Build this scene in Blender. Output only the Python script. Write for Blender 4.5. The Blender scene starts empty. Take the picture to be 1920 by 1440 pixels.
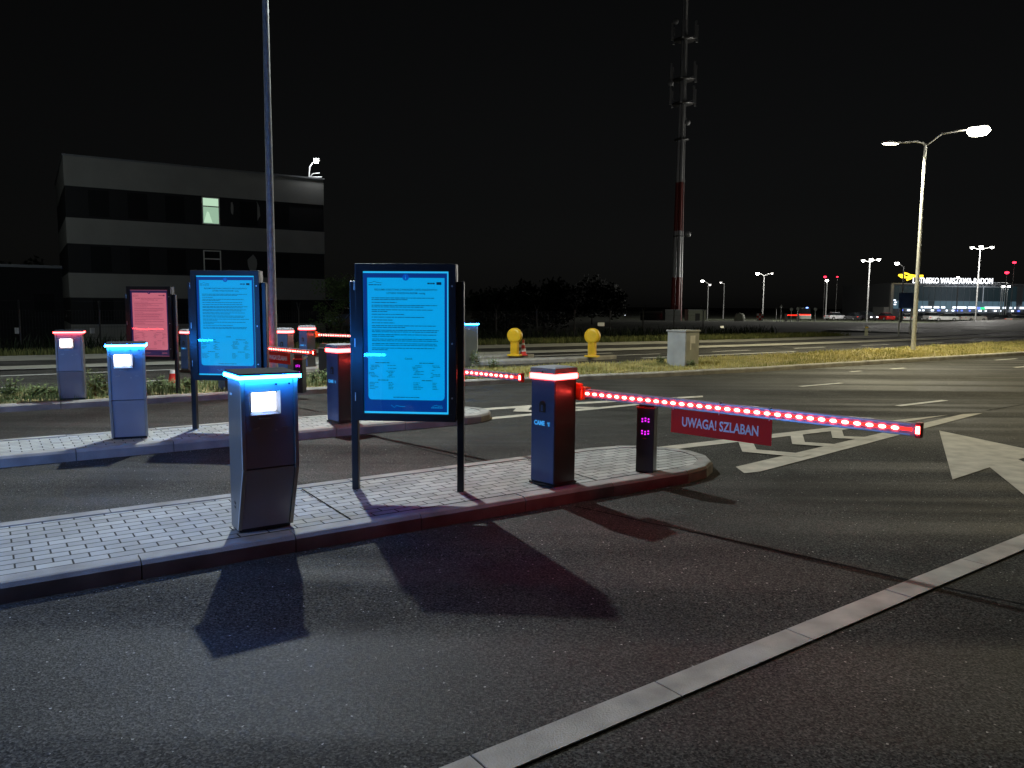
import bpy, bmesh, math, random
from mathutils import Vector, Matrix
R = math.radians
random.seed(7)
S = bpy.context.scene
C = S.collection

# ------------------------------------------------------------ camera
F_PX = 1450.0; PITCH = R(5.83); ROLL = R(0.46); EYE = 1.71
cp, sp, cr, sr = math.cos(PITCH), math.sin(PITCH), math.cos(ROLL), math.sin(ROLL)
cam_d = bpy.data.cameras.new('camera'); cam = bpy.data.objects.new('camera', cam_d); C.objects.link(cam)
right = Vector((cr, sr*sp, sr*cp)); up = Vector((-sr, cr*sp, cr*cp)); fw = Vector((0, cp, -sp))
cam.matrix_world = Matrix(((right.x, up.x, -fw.x, 0), (right.y, up.y, -fw.y, 0), (right.z, up.z, -fw.z, EYE), (0, 0, 0, 1)))
cam_d.sensor_width = 36; cam_d.lens = 36*F_PX/1920; cam_d.clip_start = 0.05; cam_d.clip_end = 3000
S.camera = cam

# ------------------------------------------------------------ night sky, moonlight, exposure
W = bpy.data.worlds.new('World'); S.world = W; W.use_nodes = True
nt = W.node_tree; bg = nt.nodes['Background']
sky = nt.nodes.new('ShaderNodeTexSky'); sky.sky_type = 'NISHITA'; sky.sun_disc = False
sky.sun_elevation = R(12); sky.sun_rotation = R(200)
hs = nt.nodes.new('ShaderNodeHueSaturation'); hs.inputs['Saturation'].default_value = 0.15
nt.links.new(sky.outputs[0], hs.inputs['Color']); nt.links.new(hs.outputs[0], bg.inputs['Color'])
bg.inputs['Strength'].default_value = 0.0007
S.view_settings.view_transform = 'Standard'; S.view_settings.look = 'None'
S.view_settings.exposure = 0; S.view_settings.gamma = 1
S.render.engine = 'CYCLES'
try:
    S.cycles.use_light_tree = True; S.cycles.sample_clamp_indirect = 4; S.cycles.max_bounces = 6
except Exception: pass

def ray(px, py):
    x = (px-960)/F_PX; y = -(py-720)/F_PX
    x, y = x*cr-y*sr, x*sr+y*cr
    return Vector((x, cp+y*sp, -sp+y*cp))
def G(px, py, z=0.0):                       # photograph pixel -> point on the level z
    d = ray(px, py); return d*((z-EYE)/d.z)+Vector((0, 0, EYE))
def D(px, py, dep):                         # photograph pixel -> point at a distance
    d = ray(px, py); return d*(dep/d.y)+Vector((0, 0, EYE))
TH = R(55.5)                                # lane direction
U = Vector((math.sin(TH), math.cos(TH), 0)); V = Vector((-math.cos(TH), math.sin(TH), 0))
RZ = R(90)-TH
def ST(s, t, z=0.0): return U*s+V*t+Vector((0, 0, z))
def sm(x): x = max(0, min(1, x)); return x*x*(3-2*x)
def terrain(x, y):
    t = Vector((x, y, 0)).dot(V)
    s_ = Vector((x, y, 0)).dot(U)
    dip = -1.9*sm((t-28.5)/14.0)*(1-sm((s_-38)/15))
    k = sm((y-85)/60.0)
    return dip*(1-k)+(-0.8)*k*sm((t-28.5)/14.0)

# ------------------------------------------------------------ materials
def newmat(name):
    m = bpy.data.materials.new(name); m.use_nodes = True
    return m, m.node_tree, m.node_tree.nodes['Principled BSDF']
def mat(name, col, rough=.5, metal=0, var=.12, scale=6, bump=0, bscale=60, spec=.5, coat=0):
    m, t, b = newmat(name)
    tc = t.nodes.new('ShaderNodeTexCoord'); n = t.nodes.new('ShaderNodeTexNoise')
    n.inputs['Scale'].default_value = scale; n.inputs['Detail'].default_value = 5
    t.links.new(tc.outputs['Object'], n.inputs['Vector'])
    cr_ = t.nodes.new('ShaderNodeValToRGB')
    cr_.color_ramp.elements[0].position = .3; cr_.color_ramp.elements[1].position = .7
    cr_.color_ramp.elements[0].color = (*[c*(1-var) for c in col], 1)
    cr_.color_ramp.elements[1].color = (*[min(1, c*(1+var)) for c in col], 1)
    t.links.new(n.outputs['Fac'], cr_.inputs['Fac']); t.links.new(cr_.outputs['Color'], b.inputs['Base Color'])
    mr = t.nodes.new('ShaderNodeMapRange'); mr.inputs['To Min'].default_value = max(0, rough-.08); mr.inputs['To Max'].default_value = min(1, rough+.08)
    t.links.new(n.outputs['Fac'], mr.inputs['Value']); t.links.new(mr.outputs[0], b.inputs['Roughness'])
    b.inputs['Metallic'].default_value = metal; b.inputs['Specular IOR Level'].default_value = spec
    b.inputs['Coat Weight'].default_value = coat
    if bump:
        n2 = t.nodes.new('ShaderNodeTexNoise'); n2.inputs['Scale'].default_value = bscale; n2.inputs['Detail'].default_value = 4
        t.links.new(tc.outputs['Object'], n2.inputs['Vector'])
        bu = t.nodes.new('ShaderNodeBump'); bu.inputs['Strength'].default_value = bump; bu.inputs['Distance'].default_value = .01
        t.links.new(n2.outputs['Fac'], bu.inputs['Height']); t.links.new(bu.outputs[0], b.inputs['Normal'])
    return m
def emit(name, col, strength, base=None):
    m, t, b = newmat(name)
    b.inputs['Base Color'].default_value = (*(base or (0.02, 0.02, 0.02)), 1)
    b.inputs['Emission Color'].default_value = (*col, 1); b.inputs['Emission Strength'].default_value = strength
    return m
def asphalt(name, lo, hi, rough, grain=140):
    m, t, b = newmat(name); N = t.nodes.new; Lk = t.links.new
    tc = N('ShaderNodeTexCoord')
    vo = N('ShaderNodeTexVoronoi'); vo.inputs['Scale'].default_value = grain; Lk(tc.outputs['Object'], vo.inputs['Vector'])
    n1 = N('ShaderNodeTexNoise'); n1.inputs['Scale'].default_value = grain*.55; n1.inputs['Detail'].default_value = 3; Lk(tc.outputs['Object'], n1.inputs['Vector'])
    n2 = N('ShaderNodeTexNoise'); n2.inputs['Scale'].default_value = .9; n2.inputs['Detail'].default_value = 8; n2.inputs['Roughness'].default_value = .62; Lk(tc.outputs['Object'], n2.inputs['Vector'])
    mp = N('ShaderNodeMapping'); mp.inputs['Rotation'].default_value = (0, 0, -RZ); mp.inputs['Scale'].default_value = (.05, 1.3, 1); Lk(tc.outputs['Object'], mp.inputs['Vector'])
    n3 = N('ShaderNodeTexNoise'); n3.inputs['Scale'].default_value = 1; n3.inputs['Detail'].default_value = 3; Lk(mp.outputs[0], n3.inputs['Vector'])
    r1 = N('ShaderNodeValToRGB'); r1.color_ramp.elements[0].position = .36; r1.color_ramp.elements[1].position = .70
    r1.color_ramp.elements[0].color = (*lo, 1); r1.color_ramp.elements[1].color = (*hi, 1)
    Lk(n1.outputs['Fac'], r1.inputs['Fac'])
    sepc = N('ShaderNodeSeparateColor'); Lk(vo.outputs['Color'], sepc.inputs[0])
    st_ = N('ShaderNodeMapRange'); st_.inputs['From Min'].default_value = .0; st_.inputs['To Min'].default_value = .02; st_.inputs['To Max'].default_value = 2.2
    Lk(sepc.outputs[0], st_.inputs['Value'])
    big = N('ShaderNodeMapRange'); big.inputs['From Min'].default_value = .3; big.inputs['From Max'].default_value = .7; big.inputs['To Min'].default_value = .6; big.inputs['To Max'].default_value = 1.3
    Lk(n2.outputs['Fac'], big.inputs['Value'])
    mu = N('ShaderNodeMath'); mu.operation = 'MULTIPLY'; Lk(st_.outputs[0], mu.inputs[0]); Lk(big.outputs[0], mu.inputs[1])
    mu2 = N('ShaderNodeVectorMath'); mu2.operation = 'SCALE'; Lk(r1.outputs['Color'], mu2.inputs[0]); Lk(mu.outputs[0], mu2.inputs['Scale'])
    gt_ = N('ShaderNodeMath'); gt_.operation = 'GREATER_THAN'; gt_.inputs[1].default_value = .9985; Lk(sepc.outputs[1], gt_.inputs[0])
    n4 = N('ShaderNodeTexNoise'); n4.inputs['Scale'].default_value = .45; n4.inputs['Detail'].default_value = 4; n4.inputs['Distortion'].default_value = .6; Lk(tc.outputs['Object'], n4.inputs['Vector'])
    oil = N('ShaderNodeMapRange'); oil.inputs['From Min'].default_value = .56; oil.inputs['From Max'].default_value = .66; oil.inputs['To Min'].default_value = 1; oil.inputs['To Max'].default_value = .55; Lk(n4.outputs['Fac'], oil.inputs['Value'])
    mu3 = N('ShaderNodeVectorMath'); mu3.operation = 'SCALE'; Lk(mu2.outputs[0], mu3.inputs[0]); Lk(oil.outputs[0], mu3.inputs['Scale'])
    mxs = N('ShaderNodeMix'); mxs.data_type = 'RGBA'; Lk(gt_.outputs[0], mxs.inputs['Factor']); Lk(mu3.outputs[0], mxs.inputs['A']); mxs.inputs['B'].default_value = (.42, .41, .38, 1)
    Lk(mxs.outputs['Result'], b.inputs['Base Color'])
    rr = N('ShaderNodeMapRange'); rr.inputs['From Min'].default_value = .4; rr.inputs['From Max'].default_value = .62; rr.inputs['To Min'].default_value = rough-.28; rr.inputs['To Max'].default_value = rough+.06; b.inputs['Specular IOR Level'].default_value = .17
    Lk(n3.outputs['Fac'], rr.inputs['Value']); Lk(rr.outputs[0], b.inputs['Roughness'])
    bu = N('ShaderNodeBump'); bu.inputs['Strength'].default_value = .22; bu.inputs['Distance'].default_value = .006
    ad = N('ShaderNodeMath'); ad.operation = 'ADD'; Lk(n1.outputs['Fac'], ad.inputs[0]); Lk(vo.outputs['Distance'], ad.inputs[1])
    Lk(ad.outputs[0], bu.inputs['Height']); Lk(bu.outputs[0], b.inputs['Normal'])
    return m
def pavers(name):
    m, t, b = newmat(name); N = t.nodes.new; Lk = t.links.new
    tc = N('ShaderNodeTexCoord'); mp = N('ShaderNodeMapping'); mp.inputs['Rotation'].default_value = (0, 0, -RZ); Lk(tc.outputs['Object'], mp.inputs['Vector'])
    br = N('ShaderNodeTexBrick'); br.inputs['Scale'].default_value = 1; br.inputs['Brick Width'].default_value = .2; br.inputs['Row Height'].default_value = .1
    br.inputs['Mortar Size'].default_value = .006; br.inputs['Mortar Smooth'].default_value = .2
    br.inputs['Color1'].default_value = (.34, .345, .33, 1); br.inputs['Color2'].default_value = (.49, .495, .47, 1); br.inputs['Mortar'].default_value = (.02, .019, .017, 1)
    Lk(mp.outputs[0], br.inputs['Vector'])
    n = N('ShaderNodeTexNoise'); n.inputs['Scale'].default_value = 1.6; n.inputs['Detail'].default_value = 9; n.inputs['Roughness'].default_value = .7; Lk(tc.outputs['Object'], n.inputs['Vector'])
    ra = N('ShaderNodeMapRange'); ra.inputs['From Min'].default_value = .3; ra.inputs['From Max'].default_value = .7; ra.inputs['To Min'].default_value = .68; ra.inputs['To Max'].default_value = 1.2; Lk(n.outputs['Fac'], ra.inputs['Value'])
    n2 = N('ShaderNodeTexNoise'); n2.inputs['Scale'].default_value = 160; n2.inputs['Detail'].default_value = 3; Lk(tc.outputs['Object'], n2.inputs['Vector'])
    sc = N('ShaderNodeVectorMath'); sc.operation = 'SCALE'; Lk(br.outputs['Color'], sc.inputs[0]); Lk(ra.outputs[0], sc.inputs['Scale']); Lk(sc.outputs[0], b.inputs['Base Color'])
    b.inputs['Roughness'].default_value = .8
    inv = N('ShaderNodeMath'); inv.operation = 'MULTIPLY_ADD'; inv.inputs[1].default_value = -1; Lk(br.outputs['Fac'], inv.inputs[0])
    m3 = N('ShaderNodeMath'); m3.operation = 'MULTIPLY'; m3.inputs[1].default_value = .25; Lk(n2.outputs['Fac'], m3.inputs[0]); Lk(m3.outputs[0], inv.inputs[2])
    bu = N('ShaderNodeBump'); bu.inputs['Strength'].default_value = .7; bu.inputs['Distance'].default_value = .006; Lk(inv.outputs[0], bu.inputs['Height']); Lk(bu.outputs[0], b.inputs['Normal'])
    return m
def glass_mat(name):
    m = bpy.data.materials.new(name); m.use_nodes = True; t = m.node_tree; t.nodes.clear()
    o = t.nodes.new('ShaderNodeOutputMaterial'); mx = t.nodes.new('ShaderNodeMixShader'); a = t.nodes.new('ShaderNodeBsdfTransparent'); g = t.nodes.new('ShaderNodeBsdfGlossy')
    g.inputs['Roughness'].default_value = .02; f = t.nodes.new('ShaderNodeFresnel'); f.inputs[0].default_value = 1.45
    n = t.nodes.new('ShaderNodeTexNoise'); n.inputs['Scale'].default_value = 2.2; bu = t.nodes.new('ShaderNodeBump'); bu.inputs['Strength'].default_value = .25; bu.inputs['Distance'].default_value = .02
    tc = t.nodes.new('ShaderNodeTexCoord'); t.links.new(tc.outputs['Object'], n.inputs['Vector']); t.links.new(n.outputs['Fac'], bu.inputs['Height']); t.links.new(bu.outputs[0], g.inputs['Normal'])
    t.links.new(f.outputs[0], mx.inputs[0]); t.links.new(a.outputs[0], mx.inputs[1]); t.links.new(g.outputs[0], mx.inputs[2]); t.links.new(mx.outputs[0], o.inputs[0])
    return m
def leaf_mat(name, a, b_):
    m, t, b = newmat(name); g = t.nodes.new('ShaderNodeTexCoord'); n = t.nodes.new('ShaderNodeTexNoise'); n.inputs['Scale'].default_value = 1.3; n.inputs['Detail'].default_value = 6
    t.links.new(g.outputs['Object'], n.inputs['Vector']); r = t.nodes.new('ShaderNodeValToRGB'); r.color_ramp.elements[0].position = .35; r.color_ramp.elements[1].position = .65
    r.color_ramp.elements[0].color = (*a, 1); r.color_ramp.elements[1].color = (*b_, 1)
    t.links.new(n.outputs['Fac'], r.inputs['Fac']); t.links.new(r.outputs['Color'], b.inputs['Base Color']); b.inputs['Roughness'].default_value = .75
    b.inputs['Specular IOR Level'].default_value = .2
    return m

M = dict(
 asphalt=asphalt('asphalt', (.019, .0186, .0168), (.068, .0655, .059), .90, 120),
 asphalt_far=asphalt('asphalt_far', (.02, .02, .019), (.05, .048, .045), .6, 60),
 pavers=pavers('pavers'),
 kerb=mat('kerb_concrete', (.33, .32, .30), .85, var=.3, scale=3.5, bump=.25, bscale=90),
 slab=mat('slab_concrete', (.42, .39, .34), .85, var=.3, scale=4, bump=.5, bscale=110),
 pale=mat('pale_paving', (.33, .32, .27), .9, var=.25, scale=1.2),
 paint=mat('road_paint', (.46, .42, .35), .85, var=.22, scale=5, bump=.2, bscale=150),
 paint2=mat('road_paint_bright', (.50, .49, .46), .7, var=.22, scale=9, bump=.4, bscale=120),
 tar=mat('tar_joint', (.012, .012, .012), .95, spec=.1),
 soil=mat('soil', (.05, .06, .03), .95, var=.5, scale=.8, bump=.6, bscale=20),
 drysoil=mat('dry_soil', (.24, .20, .09), .95, var=.45, scale=2.5, bump=.8, bscale=40),
 shell=mat('machine_shell', (.16, .17, .165), .38, .35, scale=2, coat=.15, bump=.03, bscale=300),
 front=mat('machine_front', (.36, .38, .45), .42, .15, scale=2, coat=.12, bump=.03, bscale=300),
 rail=mat('machine_rail', (.42, .42, .38), .45, .2),
 dark=mat('dark_plastic', (.015, .016, .02), .35, scale=8),
 lidm=mat('lid_plastic', (.02, .026, .04), .85, scale=4, spec=.1),
 frame=mat('black_powder_coat', (.012, .013, .016), .33, .2, scale=5, bump=.03, bscale=200),
 barr=mat('barrier_paint', (.06, .11, .28), .35, .25, scale=2, coat=.2),
 capm=mat('cap_plastic', (.42, .42, .46), .4, scale=3), barrside=mat('barrier_side_paint', (.05, .048, .046), .35, .2, scale=2, coat=.1),
 galv=mat('galvanised_steel', (.55, .56, .55), .55, .35, var=.2, scale=12),
 farpole=mat('darkened_pole', (.16, .16, .16), .7), steel=mat('bare_steel', (.5, .5, .5), .3, .8),  # far pole grey is darkened to offset the strong car park lights
 white=mat('white_enamel', (.75, .75, .74), .45),
 red_sign=mat('red_sign', (.80, .022, .008), .8, var=.08),
 red=mat('red_plastic', (.6, .03, .02), .4),
 orange=mat('orange_plastic', (.75, .12, .02), .4),
 yellow=mat('yellow_plastic', (.80, .50, .02), .4, var=.1),
 cabinet=mat('cabinet_grey', (.34, .35, .34), .6, var=.15, scale=3, bump=.08, bscale=120),
 band_w=mat('render_grey_white', (.30, .30, .28), .9, var=.1, scale=.6),
 band_d=mat('render_charcoal', (.014, .015, .017), .8, var=.25, scale=.5),
 winframe=mat('window_frame', (.75, .75, .7), .5),
 glassd=mat('dark_glass', (.01, .012, .014), .12), glassm=mat('matt_glass', (.008, .009, .010), .6, spec=.2),
 bark=mat('bark', (.09, .07, .05), .9, var=.4, scale=9, bump=.8, bscale=30),
 leaf=leaf_mat('leaves', (.07, .13, .04), (.20, .31, .10)),
 leafd=leaf_mat('unlit_leaves', (.005, .009, .004), (.012, .02, .008)),  # night darkness of unlit foliage put into the leaf colour
 weed=leaf_mat('weed_leaves', (.09, .14, .05), (.28, .33, .16)),
 drygrass=leaf_mat('dry_grass', (.24, .25, .08), (.58, .50, .20)),
 fgrass=leaf_mat('far_grass', (.07, .09, .03), (.17, .17, .06)),
 mast_w=mat('mast_white', (.45, .45, .45), .5, .3), mast_r=mat('mast_red', (.22, .025, .015), .5),
 tyre=mat('tyre', (.02, .02, .02), .8), rim=mat('rim', (.4, .4, .4), .35, .7),
 cabin=mat('shelter_panel', (.36, .38, .30), .7), cabin2=mat('shelter_panel_grey', (.25, .26, .26), .7), doorm=mat('shelter_door', (.05, .05, .05), .6),
 term=mat('terminal_metal', (.20, .21, .22), .5, .4),
 chrome_lock=mat('brushed_metal', (.55, .55, .55), .3, .8),
 glass=glass_mat('pane_glass'),
 led_blue=emit('led_blue', (.010, .24, 1), 110), led_red=emit('led_red', (1, .055, .055), 18), led_redboom=emit('led_red_boom', (1, .06, .045), 50),
 led_boomback=emit('boom_rear_fill', (1, .015, .012), 22), led_boomline=emit('led_boom_line', (1, .014, .004), 4),
 screen=emit('screen', (.95, .93, 1), 9), purple=emit('led_purple', (.8, .02, .9), 1.6),
 lamp=emit('lamp_led', (1, .93, .74), 60), lampc=emit('lamp_cool', (1, .97, .92), 26), lamp_dim=emit('lamp_dim', (1, .9, .85), 5),
 beacon=emit('beacon_red', (1, .02, .05), 6), beaconb=emit('beacon_blue', (.15, .3, 1), 6),
 sheet_b=emit('poster_sheet_blue_lit', (0, .38, .88), .9), edge_b=emit('poster_edge_blue_lit', (.02, .50, .95), 1.0), border_b=emit('poster_border_blue', (0, .035, .26), .8), ink_b=emit('poster_ink_blue', (0, .02, .16), .3),  # blue light falling on the posters, put in as emission
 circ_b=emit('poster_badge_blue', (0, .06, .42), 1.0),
 sheet_r=emit('poster_sheet_pink_lit', (.62, .15, .21), .85), edge_r=emit('poster_edge_pink_lit', (.3, .08, .14), .5), border_r=emit('poster_border_navy', (.03, .015, .10), .5), ink_r=emit('poster_ink_pink_lit', (.16, .02, .06), .8),  # red strip light on the far poster, put in as pink emission
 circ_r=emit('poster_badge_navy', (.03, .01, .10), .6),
 came=emit('logo_blue', (.05, .40, 1), .8), lettering=mat('sign_lettering', (.85, .85, .85), .5),
 winlit=emit('window_lit', (.30, .47, .33), 1.0), blind=emit('window_blind', (.48, .70, .50), 1.0),
 tglass_u=emit('terminal_glass_upper', (.020, .045, .055), .35), tglass_l=emit('terminal_glass_lower', (.06, .115, .15), 1.0),
 tsign=emit('terminal_letters', (.92, .95, 1), 3), tyel=emit('plane_neon', (1, .66, .03), 2.6), tshop=emit('shop_light', (.8, .88, 1), 2.4), tblue=emit('shop_blue', (.15, .25, 1), 1.3), tgreen=emit('shop_green', (.05, 1, .35), 1.2),
 carlight=emit('headlight_glint', (1, 1, 1), 8), farpt=emit('far_point', (.85, .9, 1), 4),
)

# ------------------------------------------------------------ mesh building
class MB:
    def __init__(s): s.v = []; s.f = []; s.sm = []
    def add(s, vs, fs, smooth=False):
        o = len(s.v); s.v += [Vector(q) for q in vs]; s.f += [tuple(i+o for i in f) for f in fs]; s.sm += [smooth]*len(fs); return s
    def box(s, x0, x1, y0, y1, z0, z1):
        return s.add([(x0,y0,z0),(x1,y0,z0),(x1,y1,z0),(x0,y1,z0),(x0,y0,z1),(x1,y0,z1),(x1,y1,z1),(x0,y1,z1)],
                     [(0,3,2,1),(4,5,6,7),(0,1,5,4),(1,2,6,5),(2,3,7,6),(3,0,4,7)])
    def prism(s, poly, d):                   # poly of 3D points, extruded by vector d
        n = len(poly); d = Vector(d); vs = [Vector(p) for p in poly]+[Vector(p)+d for p in poly]
        return s.add(vs, [tuple(range(n-1, -1, -1)), tuple(range(n, 2*n))]+[(i, (i+1) % n, n+(i+1) % n, n+i) for i in range(n)])
    def poly(s, pts): return s.add(pts, [tuple(range(len(pts)))])
    def tube(s, p0, p1, r0, r1=None, n=12, cap=True):
        p0 = Vector(p0); p1 = Vector(p1); r1 = r0 if r1 is None else r1; a = (p1-p0).normalized()
        b = a.orthogonal().normalized(); c = a.cross(b); vs = []
        for p, r in ((p0, r0), (p1, r1)):
            for i in range(n):
                t = 2*math.pi*i/n; vs.append(p+b*(r*math.cos(t))+c*(r*math.sin(t)))
        s.add(vs, [(i, (i+1) % n, n+(i+1) % n, n+i) for i in range(n)], True)
        if cap: s.add(vs, [tuple(range(n-1, -1, -1)), tuple(range(n, 2*n))])
        return s
    def path(s, pts, r, n=8):
        for a, b in zip(pts, pts[1:]): s.tube(a, b, r, n=n)
        return s
    def lathe(s, prof, c=(0,0,0), axis='z', n=20):
        c = Vector(c); vs = []
        for r, h in prof:
            for i in range(n):
                t = 2*math.pi*i/n; a, b = r*math.cos(t), r*math.sin(t)
                vs.append(c+(Vector((a, b, h)) if axis == 'z' else Vector((a, h, b)) if axis == 'y' else Vector((h, a, b))))
        k = len(prof); fs = [(j*n+i, j*n+(i+1) % n, (j+1)*n+(i+1) % n, (j+1)*n+i) for j in range(k-1) for i in range(n)]
        s.add(vs, fs, True); s.add(vs, [tuple(range(n)), tuple(range((k-1)*n, k*n))]); return s
    def text(s, body, size, M4, extr=.0, bold=0, fit=None, align='CENTER'):
        cu = bpy.data.curves.new('t', 'FONT'); cu.body = body; cu.size = size; cu.extrude = extr; cu.offset = bold; cu.align_x = align; cu.align_y = 'CENTER'; cu.resolution_u = 3
        ob = bpy.data.objects.new('t', cu); C.objects.link(ob); bpy.context.view_layer.update()
        me = bpy.data.meshes.new_from_object(ob.evaluated_get(bpy.context.evaluated_depsgraph_get()))
        xs = [v.co.x for v in me.vertices] or [0, 1]; k = 1
        if fit: k = fit/(max(xs)-min(xs))
        s.add([M4 @ Vector((v.co.x*k, v.co.y, v.co.z)) for v in me.vertices], [tuple(p.vertices) for p in me.polygons])
        bpy.data.objects.remove(ob); bpy.data.curves.remove(cu); bpy.data.meshes.remove(me); return s
    def build(s, name, m, parent=None, bevel=0, seg=2, **kw):
        me = bpy.data.meshes.new(name); me.from_pydata([tuple(v) for v in s.v], [], s.f)
        for p, q in zip(me.polygons, s.sm): p.use_smooth = q
        bm = bmesh.new(); bm.from_mesh(me)
        if bevel:
            bmesh.ops.remove_doubles(bm, verts=bm.verts, dist=1e-5)
            ed = [e for e in bm.edges if len(e.link_faces) == 2 and e.calc_face_angle(0) > .5]
            bmesh.ops.bevel(bm, geom=ed, offset=bevel, segments=seg, affect='EDGES', profile=.6, clamp_overlap=True)
        bmesh.ops.recalc_face_normals(bm, faces=bm.faces)
        bm.to_mesh(me); bm.free()
        me.materials.append(m if not isinstance(m, str) else M[m])
        o = bpy.data.objects.new(name, me); C.objects.link(o)
        if parent: o.parent = parent
        for k_, v_ in kw.items(): o[k_] = v_
        return o
def thing(name, label, cat, loc, rz=0, group=None, scale=1):
    o = bpy.data.objects.new(name, None); C.objects.link(o); o.location = loc; o.rotation_euler = (0, 0, rz); o.scale = (scale,)*3
    o.empty_display_size = .2; o['label'] = label; o['category'] = cat
    if group: o['group'] = group
    return o
def tag(o, label, cat, group=None):
    o['label'] = label; o['category'] = cat
    if group: o['group'] = group
    return o
def struct(name, mb, m, **k): return mb.build(name, m, kind='structure', **k)
def copy_tree(o, parent=None):
    c = o.copy(); C.objects.link(c)
    if parent: c.parent = parent
    for ch in list(o.children): copy_tree(ch, c)
    return c
def light(kind, name, parent, loc, power, col, size=.3, rot=None, spot=None):
    l = bpy.data.lights.new(name, kind); l.energy = power; l.color = col
    if kind == 'AREA': l.size = size
    elif kind in ('POINT', 'SPOT'): l.shadow_soft_size = size
    if spot and kind == 'SPOT': l.spot_size = spot; l.spot_blend = .6
    o = bpy.data.objects.new(name, l); C.objects.link(o); o.location = loc
    if rot: o.rotation_euler = rot
    if parent: o.parent = parent
    return o

# ------------------------------------------------------------ ground
xs = [-700,-300,-160,-100,-70,-50,-35,-20,-10,0,10,20,30,40,50,60,70,80,90,100,115,130,150,180,220,300,500,900]
ys = [-30,-5,5,12,18,22,26,30,34,38,42,46,50,54,58,62,66,70,76,82,88,94,100,108,116,124,132,140,150,170,210,300,600,1500]
g = MB(); g.add([(x, y, terrain(x, y)-.012) for y in ys for x in xs], [(j*len(xs)+i, j*len(xs)+i+1, (j+1)*len(xs)+i+1, (j+1)*len(xs)+i) for j in range(len(ys)-1) for i in range(len(xs)-1)], True)
struct('ground', g, 'soil')
def ribbon(front, back, z, name, m, **k):
    mb = MB(); pf = [ST(s, t, z) for s, t in front]; pb = [ST(s, t, z) for s, t in back]
    mb.poly(pf+pb[::-1]); return struct(name, mb, m, **k)
ribbon([(-14, -9), (90, -9)], [(-14, 26.9), (90, 26.9)], 0, 'road', 'asphalt')
# sealed cross joints in the asphalt
mb = MB()
def stripe(a, b, w, z):
    a = Vector(a); b = Vector(b); d = (b-a).normalized(); n = Vector((-d.y, d.x, 0))*w/2
    a = Vector((a.x, a.y, z)); b = Vector((b.x, b.y, z)); return [a-n, b-n, b+n, a+n]
def wobble(a, b, w, z, n=24, amp=.012):
    pts = [a.lerp(b, i/n)+Vector((random.uniform(-amp, amp), random.uniform(-amp, amp), 0)) for i in range(n+1)]
    for p, q in zip(pts, pts[1:]): mb.poly(stripe(p, q, w*random.uniform(.6, 1.1), z))
wobble(G(1080, 950), G(2100, 1174), .022, .004); wobble(G(685, 815), G(900, 870), .022, .004)
wobble(G(1850, 770), G(1960, 752), .03, .004)
struct('tar_joints', mb, 'tar')

# flush concrete strip with joints
mb = MB(); ga, gb = G(905, 1440), G(1920, 1017.5); gd = (gb-ga).normalized(); gn = Vector((-gd.y, gd.x, 0)); q = -3.0
while q < 12:
    a = ga+gd*(q+.005); b = ga+gd*(q+.995); hz = .006+random.uniform(0, .002)
    mb.prism([Vector((p_.x, p_.y, .004)) for p_ in (a-gn*.08, b-gn*.08, b+gn*.08, a+gn*.08)], (0, 0, hz)); q += 1
struct('gutter_strip', mb, 'slab')

# kerbs: blocks along a path, inner side to the left of travel
def kerb_blocks(name, pts, w=.15, h=.12, L=1.0, m='kerb'):
    mb = MB(); P = [Vector((p[0], p[1], 0)) for p in pts]
    seg = []
    for a, b in zip(P, P[1:]):
        n = max(1, round((b-a).length/L)); seg += [(a.lerp(b, i/n), a.lerp(b, (i+1)/n)) for i in range(n)]
    def nrm(i, end):
        d = (seg[i][1]-seg[i][0]).normalized(); j = i+1 if end else i-1
        if 0 <= j < len(seg): d = (d+(seg[j][1]-seg[j][0]).normalized()).normalized()
        return Vector((-d.y, d.x, 0))
    for i, (a, b) in enumerate(seg):
        d = (b-a).normalized(); gp = .004
        na, nb = nrm(i, 0), nrm(i, 1); a2, b2 = a+d*gp, b-d*gp; hz = h+random.uniform(-.003, .003)
        z = Vector((0, 0, 1))
        A = [a2-z*.05, a2+z*(hz-.03), a2+na*.02+z*(hz-.006), a2+na*.035+z*hz, a2+na*w+z*hz, a2+na*w-z*.05]
        B = [b2-z*.05, b2+z*(hz-.03), b2+nb*.02+z*(hz-.006), b2+nb*.035+z*hz, b2+nb*w+z*hz, b2+nb*w-z*.05]
        n = len(A)
        mb.add(A+B, [tuple(range(n-1, -1, -1)), tuple(range(n, 2*n))]+[(k, (k+1) % n, n+(k+1) % n, n+k) for k in range(n)])
    return struct(name, mb, m)
def island(name, tf, tb, s_start, s_end, m='pavers'):
    # front edge t=tf, back edge t=tb, rounded nose
    r = (tb-tf)/2; nose = [(s_end-r+r*1.15*math.sin(a), (tf+tb)/2-r*math.cos(a)) for a in [math.pi*i/8 for i in range(9)]]
    pts = [(s_start, tf)]+nose+[(s_start, tb)]
    kerb_blocks(name+'_kerb', [ST(*p) for p in pts])
    mb = MB(); w = .14; nose2 = [(s_end-r+(r-w)*1.15*math.sin(a), (tf+tb)/2-(r-w)*math.cos(a)) for a in [math.pi*i/8 for i in range(9)]]
    mb.poly([ST(s_start, tf+w, .113)]+[ST(*p, .113) for p in nose2]+[ST(s_start, tb-w, .113)])
    struct(name+'_paving', mb, m)
island('traffic_island_near', 5.12, 6.6, -8, 6.35)
island('traffic_island_middle', 9.42, 10.62, -12, 6.3)
# small cut paving joints on the near island
mb = MB()
for s in (2.2, 4.6):
    mb.poly(stripe(ST(s, 5.3), ST(s+.02, 6.42), .012, .117))
mb.poly(stripe(ST(1.0, 5.29), ST(6.0, 5.30), .012, .118))
struct('paving_joints', mb, 'tar')

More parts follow.
